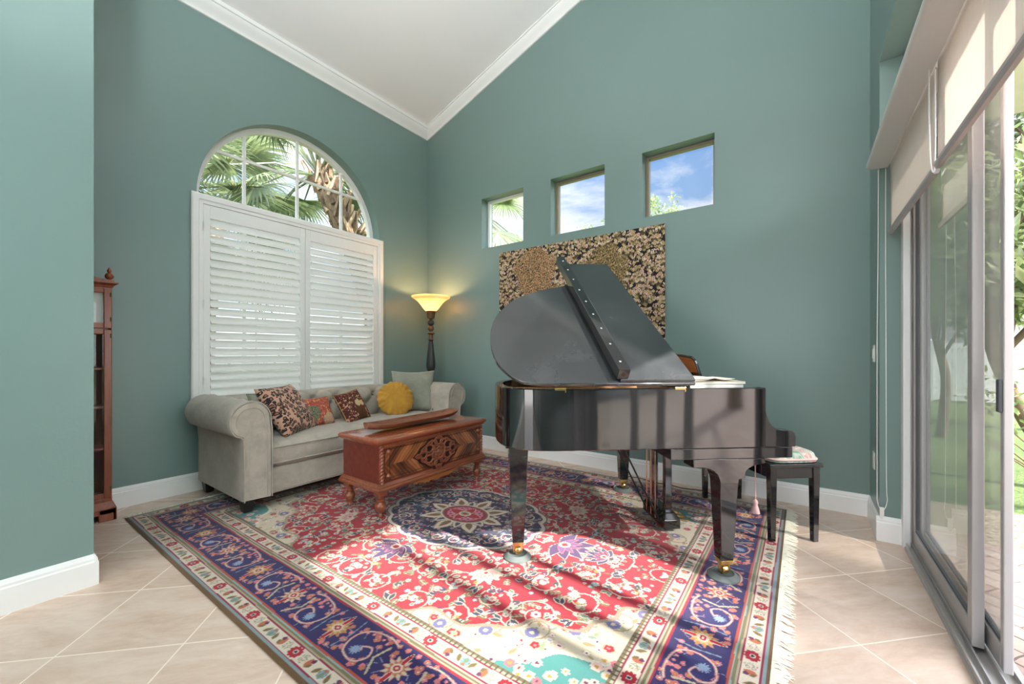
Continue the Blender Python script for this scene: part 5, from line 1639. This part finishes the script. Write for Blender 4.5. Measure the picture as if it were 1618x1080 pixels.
# another wing of the house across the patio (out of the picture, seen only as a reflection in the piano)
mb = MB(); slab_with_holes(mb, [(2.6, -.1), (14, -.1), (14, 3.2), (2.6, 3.2)], [[(5.2, .0), (12.4, .0), (12.4, 2.4), (5.2, 2.4)][::-1]], -3.2, -3.4, lambda u, v, d: (u, d, v))
struct(mb.build('wall_wing', plain('dark_green_stucco', C(92, 110, 106), .8), smooth=0))
mb = MB()
for k in range(5): mb.box(5.2+k*1.75, 5.32+k*1.75, -3.32, -3.22, 0, 2.4)
mb.box(5.2, 12.4, -3.32, -3.22, 2.3, 2.4); mb.box(5.2, 12.4, -3.32, -3.22, 0, .1)
w = struct(mb.build('window_6', M['aluwhite'], smooth=0))
mb = MB(); mb.box(5.2, 12.4, -3.30, -3.28, 0, 2.4); mb.build('window_pane', plain('dark_window_pane', C(64, 72, 84), .15, .05), w, smooth=0)
# vinyl fence
fy = 15.5
fe = thing('vinyl_fence', 'white vinyl board fence across the far side of the lawn', 'fence', (4, fy, -.12))
M['vinyl'] = plain('white_vinyl', C(236, 236, 234), .4, .02)
for k in range(6):
    x = -6+k*2.4
    mb = MB(); mb.box(x-.06, x+.06, -.06, .06, 0, 1.62); mb.frustum((x-.075, x+.075, -.075, .075, 1.62), (x-.01, x+.01, -.01, .01, 1.68)); mb.build('fence_post', M['vinyl'], fe, smooth=0)
    if k < 5:
        mb = MB()
        mb.box(x+.06, x+2.34, -.03, .03, .04, .20); mb.box(x+.06, x+2.34, -.03, .03, 1.42, 1.56)
        q = x+.06
        while q < x+2.33: mb.box(q+.004, min(q+.176, x+2.34), -.018, .018, .20, 1.42); q += .18
        mb.build('fence_panel', M['vinyl'], fe, smooth=0)

def leaf_mat(name, c1, c2, c3):
    m = bpy.data.materials.new(name); m.use_nodes = True
    nt = NT(m.node_tree); nt.n.clear()
    out = nt.node('ShaderNodeOutputMaterial')
    g = nt.node('ShaderNodeNewGeometry')
    c = nt.ramp(g.outputs['Random Per Island'], [(0, c1), (.5, c2), (1, c3)])
    d = nt.node('ShaderNodeBsdfDiffuse', {0: c}); t = nt.node('ShaderNodeBsdfTranslucent', {0: nt.mix(.35, c, (.45, .58, .25, 1), 'MIX')})
    gl = nt.node('ShaderNodeBsdfGlossy', {0: (1, 1, 1, 1), 1: .4})
    mx = nt.node('ShaderNodeMixShader', {0: .35, 1: d.outputs[0], 2: t.outputs[0]})
    m2 = nt.node('ShaderNodeMixShader', {0: .06, 1: mx.outputs[0], 2: gl.outputs[0]})
    nt.l.new(m2.outputs[0], out.inputs[0]); return m
LF = {'light': leaf_mat('light_leaves', C(86, 106, 60), C(122, 138, 88), C(168, 176, 126)),
      'dark': leaf_mat('dark_leaves', C(52, 70, 44), C(84, 104, 66), C(128, 140, 96)),
      'mid': leaf_mat('mid_leaves', C(74, 96, 50), C(108, 130, 70), C(152, 162, 96))}
bark = plain('tree_bark', C(116, 98, 78), .95, .35, 14, .5)
def leaves(name, clusters, n, size, mat, parent, seed, ratio=.42):
    """clusters: (centre, radius); a leaf is a folded pointed blade"""
    g = np.random.default_rng(seed)
    cs = np.array([c for c, r in clusters], float); rs = np.array([r for c, r in clusters], float)
    pr = rs**2/np.sum(rs**2)
    k = g.choice(len(cs), n, p=pr)
    # twigs inside each cluster so that the leaves bunch together
    tw = g.normal(size=(len(cs), 26, 3)); tw /= np.linalg.norm(tw, axis=2, keepdims=True); tw *= g.uniform(.45, 1, (len(cs), 26, 1))
    t = g.integers(0, 26, n)
    P = cs[k]+tw[k, t]*rs[k][:, None]*np.array([1, 1, .85])+g.normal(size=(n, 3))*rs[k][:, None]*.14
    d = g.normal(size=(n, 3)); d[:, 2] -= .35; d /= np.linalg.norm(d, axis=1, keepdims=True)
    u = np.cross(d, g.normal(size=(n, 3))); u /= np.linalg.norm(u, axis=1, keepdims=True)
    w = np.cross(d, u)
    L = size*g.uniform(.6, 1.25, (n, 1))
    V = np.stack([P, P+d*L*.45+u*L*ratio*.5+w*L*.08, P+d*L, P+d*L*.45-u*L*ratio*.5+w*L*.08], 1).reshape(-1, 3)
    me = bpy.data.meshes.new(name)
    me.vertices.add(4*n); me.vertices.foreach_set('co', V.astype(np.float32).ravel())
    idx = (np.arange(n)[:, None]*4+np.array([0, 1, 2, 0, 2, 3])[None, :]).astype(np.int32).ravel()
    me.loops.add(6*n); me.loops.foreach_set('vertex_index', idx)
    me.polygons.add(2*n); me.polygons.foreach_set('loop_start', np.arange(2*n, dtype=np.int32)*3)
    me.update(calc_edges=True); me.materials.append(mat)
    o = bpy.data.objects.new(name, me); COL.objects.link(o); o.parent = parent
    return o
def tree(name, label, base, trunk, r0, clusters, n, size, kind, seed, group=None, ratio=.42):
    t = thing(name, label, 'tree', base, 0, group)
    mb = MB()
    pts = catmull(trunk, 5); m_ = len(pts)
    mb.tube(pts, [r0*(1-.6*i/(m_-1)) for i in range(m_)], 10)
    top = Vector(pts[-1]); g = random.Random(seed)
    for c, r in clusters:
        s_ = Vector(pts[int(m_*g.uniform(.45, .95))])
        e_ = Vector(c); mid = (s_+e_)/2+Vector((g.uniform(-.1, .1), g.uniform(-.1, .1), g.uniform(0, .15)))*r
        mb.tube(catmull([tuple(s_), tuple(mid), tuple(e_)], 4), [r0*.4*(1-.75*i/8) for i in range(9)], 6)
        for q in range(4):
            f_ = e_+Vector((g.uniform(-1, 1), g.uniform(-1, 1), g.uniform(-.5, 1)))*r*.8
            mb.tube([tuple(mid), tuple((mid+f_)/2+Vector((0, 0, .05))), tuple(f_)], [r0*.2, r0*.13, r0*.05], 5)
    mb.build('trunk', bark, t, smooth=60)
    leaves('crown', clusters, n, size, LF[kind], t, seed, ratio)
    return t
tree('garden_tree', 'leaning tree with long pale leaves right outside the open door', (2.02, 6.15, -.12), [(0, 0, 0), (-.10, .03, .35), (-.30, .06, .85), (-.46, .1, 1.5), (-.40, .15, 2.2)], .085,
     [((-.5, .2, 2.1), .55), ((.1, -.1, 2.0), .6), ((.5, .3, 2.5), .7), ((-.35, .5, 2.9), .8), ((.4, .9, 3.2), .9), ((-.9, .9, 2.5), .6), ((.1, -.25, 1.45), .35)], 3400, .20, 'light', 3, ratio=.30)
tree('garden_tree', 'tall dark leaved tree standing behind the leaning tree', (3.6, 10.6, -.12), [(0, 0, 0), (.1, 0, 1.2), (-.1, .1, 2.6), (.1, 0, 4.0)], .16,
     [((-.8, -.4, 3.6), 1.1), ((.6, -.3, 4.2), 1.2), ((-.2, .2, 5.4), 1.3), ((1.6, .1, 3.4), 1.1), ((-1.6, .3, 4.6), 1.0), ((.9, .2, 6.2), 1.0)], 15000, .15, 'dark', 5)
tree('garden_tree', 'slim tree with low bright leaves near the white fence', (1.75, 9.0, -.12), [(0, 0, 0), (.05, 0, .9), (-.05, .1, 1.7), (0, 0, 2.6)], .07,
     [((0, 0, 2.6), .8), ((.5, .1, 2.0), .6), ((-.5, .2, 2.1), .6), ((.1, 0, 3.4), .8)], 4200, .13, 'mid', 8)
tree('garden_tree', 'broad tree whose top shows through the right hand small window', (-4.3, 14.2, -.12), [(0, 0, 0), (.1, 0, 2), (0, .1, 4.2)], .16,
     [((0, 0, 6.2), .8), ((.7, .1, 5.7), .8), ((-.8, 0, 5.6), .8), ((.2, 0, 4.6), 1.3)], 3600, .15, 'mid', 9)
tree('garden_tree', 'sparse tree whose top shows through the middle small window', (-6.5, 14.4, -.12), [(0, 0, 0), (.1, 0, 2), (0, .1, 4.4)], .15,
     [((0, 0, 5.7), .9), ((.9, .1, 6.1), .6), ((-.7, 0, 5.0), .8), ((.2, 0, 4.4), 1.2)], 1700, .14, 'mid', 10)
tree('unseen_shade_tree', 'unseen tree beyond the patio, its crown shaped to shade the doorway tiles', (7.2, .2, -.12), [(0, 0, 0), (.1, 0, 1.6), (0, .2, 3.4)], .15,  # unseen tree, leaf clusters placed to keep sun off the floor tiles
     [((-.2, .6, 4.75), .75), ((0, 1.4, 4.8), .7), ((0, -.3, 4.7), .7), ((.2, -1.2, 4.9), .7)], 2600, .22, 'mid', 12)
sb = thing('shrub', 'bare twiggy shrub growing beside the patio edge', 'shrub', (1.75, 5.3, -.09))
mb = MB(); g = random.Random(4)
for k in range(16):
    a = g.uniform(0, 6.3); h_ = g.uniform(.5, 1.0)
    p = [(0, 0, 0), (.12*math.cos(a), .12*math.sin(a), h_*.4), (.35*math.cos(a+.4), .35*math.sin(a+.4), h_*.75), (.5*math.cos(a+.2), .5*math.sin(a+.2), h_)]
    mb.tube(catmull(p, 4), [.010-.0006*i for i in range(13)], 5)
mb.build('stem', bark, sb)
leaves('leaf_sprays', [((.3, .1, .8), .3), ((-.3, .2, .9), .3), ((0, -.3, .7), .3)], 260, .08, LF['mid'], sb, 6)

# ---- cabbage palms
LFP = leaf_mat('palm_fronds', C(70, 88, 66), C(108, 124, 92), C(168, 172, 132))
def boots_mat():
    m, nt, b = new_mat('palm_trunk_boots'); g_ = nt.node('ShaderNodeNewGeometry'); v = nt.coord('Object', (4, 4, 1)); n = nt.noise(v, 12, 4, .7)
    f = nt.math('ADD', nt.math('MULTIPLY', n, .6), nt.math('MULTIPLY', g_.outputs['Random Per Island'], .4))
    pset(nt, b, color=nt.ramp(f, [(.3, C(88, 70, 56)), (.5, C(150, 124, 100)), (.7, C(206, 180, 150))]), rough=.95, normal=bump(nt, n, .5, .02)); return m
BT = boots_mat()
def palm(label, base, h, leanv, nf, seed, size=1.0, r0=.17, group=None):
    t = thing('cabbage_palm', label, 'palm tree', base, 0, group)
    g = random.Random(seed); mb = MB()
    pts = [(leanv[0]*q*q, leanv[1]*q*q, h*q) for q in np.linspace(0, 1, 9)]
    mb.tube(pts, r0*.8, 14)
    nb = int(h*26)
    for k in range(nb):
        q = k/nb; a = k*2.39996; c = Vector((leanv[0]*q*q, leanv[1]*q*q, h*q))
        o = Vector((math.cos(a), math.sin(a), 0)); s_ = Vector((-math.sin(a), math.cos(a), 0))
        for sg in (-1, 1):
            p0 = c+o*r0*.75+s_*sg*.085; p1 = c+o*(r0*1.02)+s_*sg*.045+Vector((0, 0, .14)); p2 = c+o*(r0*1.42)+s_*sg*.008+Vector((0, 0, .30))
            mb.tube([tuple(p0), tuple(p1), tuple(p2)], [.046, .042, .026], 6)
    mb.build('trunk', BT, t, smooth=50)
    top = Vector((leanv[0], leanv[1], h))
    V = []; F = []
    mbp = MB()
    for k in range(nf):
        a = k*2.39996+g.uniform(-.2, .2); el = math.radians(g.uniform(-35, 70)); L = size*g.uniform(.9, 1.3)
        dirv = Vector((math.cos(a)*math.cos(el), math.sin(a)*math.cos(el), math.sin(el)))
        p1 = top+dirv*L*.5; p2 = top+dirv*L-Vector((0, 0, .18*L))
        mbp.tube([tuple(top), tuple(p1), tuple(p2)], [.022, .016, .012], 5)
        ax_ = (p2-p1).normalized(); sd = ax_.cross(Vector((0, 0, 1))); sd = sd.normalized() if sd.length > .05 else Vector((1, 0, 0)); nn_ = sd.cross(ax_).normalized()
        ns = 38
        for j in range(ns):
            b_ = (j/(ns-1)-.5)*2*math.radians(112)
            d0 = (ax_*math.cos(b_)+sd*math.sin(b_)+nn_*(-.15+.25*abs(math.sin(b_)))).normalized()
            SL_ = size*g.uniform(.72, .95)*(1-.25*abs(b_)/2)
            wv = d0.cross(nn_).normalized()
            p = p2.copy(); d = d0.copy(); o_ = len(V)
            for s_ in range(5):
                q = s_/4
                w_ = .020*size*(1-.15*q) if q < .6 else .020*size*(1-q)*2.1
                V.append(tuple(p+wv*w_)); V.append(tuple(p-wv*w_))
                d = (d+Vector((0, 0, -.30*q-.06))).normalized(); p = p+d*SL_/4
            for s_ in range(4):
                i0 = o_+2*s_; F.append((i0, i0+1, i0+3, i0+2))
    mb = MB(); mb.add(V, F); mb.build('fronds', LFP, t, smooth=0, fixn=False)
    mbp.build('frond_stalks', LFP, t, smooth=50)
    return t
palm('stout palm with crisscross trunk close outside the arched window', (-6.42, 4.93, -.12), 4.30, (-.2, -1.3), 30, 3, 1.05, .21)
palm('shorter leafy palm outside the left half of the arched window', (-7.3, 1.3, -.12), 3.2, (.1, .2), 26, 5, 1.25, .15)
palm('palm standing furthest back beyond the arched window', (-10.6, 3.2, -.12), 4.4, (.1, .2), 24, 6, 1.4, .17)
palm('palm with drooping fronds outside the small window nearest the corner', (-6.35, 7.0, -.12), 4.5, (.25, -.35), 24, 8, 1.2, .18)
# flowering hedge seen between the louvers
for x, y, r, lab, k in ((-7.8, 2.2, .8, 'low green hedge bush seen through the left louvers', 'mid'), (-8.0, 4.0, .9, 'low green hedge bush seen through the right louvers', 'light')):
    hd = thing('hedge_bush', lab, 'bush', (x, y, -.12)); leaves('foliage', [((0, 0, .6), r), ((.2, r*.8, .5), r*.7), ((0, -r*.8, .5), r*.7)], 3000, .11, LF[k], hd, int(r*100))
    mb = MB(); mb.tube([(0, 0, 0), (.05, 0, .6)], [.03, .015], 6); mb.build('stem', bark, hd)

# ------------------------------------------------------------------ sky, sun, camera
wd = bpy.data.worlds.new('sky'); SC.world = wd; wd.use_nodes = True
nt = NT(wd.node_tree); nt.n.clear()
out = nt.node('ShaderNodeOutputWorld')
tc = nt.node('ShaderNodeTexCoord'); v = tc.outputs['Generated']
sep = nt.node('ShaderNodeSeparateXYZ', {0: v})
blue = nt.ramp(sep.outputs[2], [(0., C(190, 206, 226)), (.12, C(160, 188, 224)), (.5, C(110, 152, 210)), (1., C(86, 130, 200))])
mp = nt.node('ShaderNodeMapping', {0: v, 'Scale': (1, 1, 2.2), 'Location': (.35, .2, .1)})
n = nt.noise(mp.outputs[0], 2.6, 7, .58, .3)
cl = nt.ramp(n, [(.36, (0, 0, 0, 1)), (.50, (1, 1, 1, 1))])
skyc = nt.mix(cl, blue, (.86, .87, .90, 1))
# the sky is far brighter on the sunward and rear side
sund = Vector((.93, -.30, .45)).normalized()
dot = nt.node('ShaderNodeVectorMath', {0: v, 1: (.45, -.86, .22)}, operation='DOT_PRODUCT')
k = nt.math('MAXIMUM', 0., nt.math('SUBTRACT', dot.outputs['Value'], .05))
dot2 = nt.node('ShaderNodeVectorMath', {0: v, 1: (.94, -.15, .30)}, operation='DOT_PRODUCT')
k2 = nt.math('MAXIMUM', 0., nt.math('SUBTRACT', dot2.outputs['Value'], .25))
dot3 = nt.node('ShaderNodeVectorMath', {0: v, 1: (-.92, .10, .38)}, operation='DOT_PRODUCT')
k3 = nt.math('MULTIPLY', nt.math('MAXIMUM', 0., nt.math('SUBTRACT', dot3.outputs['Value'], .35)), 1.0)
k4 = nt.math('MULTIPLY', nt.math('MAXIMUM', 0., nt.math('SUBTRACT', sep.outputs[2], .52)), 8.0)
gain = nt.math('ADD', nt.math('ADD', nt.math('ADD', nt.math('ADD', 1.0, k4), k3), nt.math('MULTIPLY', k2, 7.0)), nt.math('MULTIPLY', nt.math('POWER', k, 1.3), 5.5))
col = nt.node('ShaderNodeVectorMath', {0: skyc, 3: gain}, operation='SCALE')
bg = nt.node('ShaderNodeBackground', {0: col.outputs[0], 1: 1.0})
nt.l.new(bg.outputs[0], out.inputs[0])

sl = bpy.data.lights.new('sun', 'SUN'); sl.energy = 14.5; sl.angle = math.radians(1.6); sl.color = (1., .95, .88)
so = bpy.data.objects.new('sun', sl); COL.objects.link(so)
so.rotation_euler = Vector((-.98, .10, -.70)).to_track_quat('-Z', 'Y').to_euler(); so.location = (8, -2, 7)

# unseen torchiere added behind the viewpoint as fill light for vault and upper walls
tl_ = thing('floor_lamp', 'added white torchiere, unseen behind the viewer, brightening the vault', 'lamp', (.10, -.62, 0))
mb = MB(); mb.lathe([(.15, 0), (.15, .015), (.12, .03), (.02, .04)], 28); mb.build('base', M['plastic'], tl_, smooth=40)
mb = MB(); mb.lathe([(.014, .03), (.014, 1.68)], 12); mb.build('pole', M['plastic'], tl_, smooth=40)
mb = MB(); mb.lathe([(.02, 1.67), (.10, 1.69), (.18, 1.74), (.23, 1.81), (.235, 1.83), (.225, 1.83), (.17, 1.755), (.09, 1.71), (.01, 1.70)], 32, None, False); mb.build('bowl', M['plastic'], tl_, smooth=60)
al = bpy.data.lights.new('added_fill_light', 'AREA'); al.shape = 'DISK'; al.size = .36; al.energy = 285; al.spread = math.radians(155); al.color = (.93, .97, 1.)
ao = bpy.data.objects.new('added_fill_light', al); COL.objects.link(ao); ao.parent = tl_; ao.location = (0, 0, 1.80); ao.rotation_euler = (PI, 0, 0)

cam = bpy.data.cameras.new('camera'); cam.sensor_width = 36; cam.lens = 639/1618*36; cam.shift_y = 16/1618; cam.clip_start = .02
co = bpy.data.objects.new('camera', cam); COL.objects.link(co)
co.location = (0, 0, 1.2); co.rotation_euler = (PI/2, 0, math.atan2(459, 639)); SC.camera = co

vs = SC.view_settings
SC.display_settings.display_device = 'sRGB'
vs.view_transform = 'Standard'; vs.look = 'None'; vs.exposure = 0.22; vs.gamma = 1.0; vs.use_curve_mapping = False
SC.cycles.use_denoising = True
SC.cycles.max_bounces = 10; SC.cycles.diffuse_bounces = 6; SC.cycles.glossy_bounces = 4; SC.cycles.transparent_max_bounces = 12
SC.cycles.caustics_reflective = False; SC.cycles.caustics_refractive = False
SC.cycles.sample_clamp_indirect = 8.
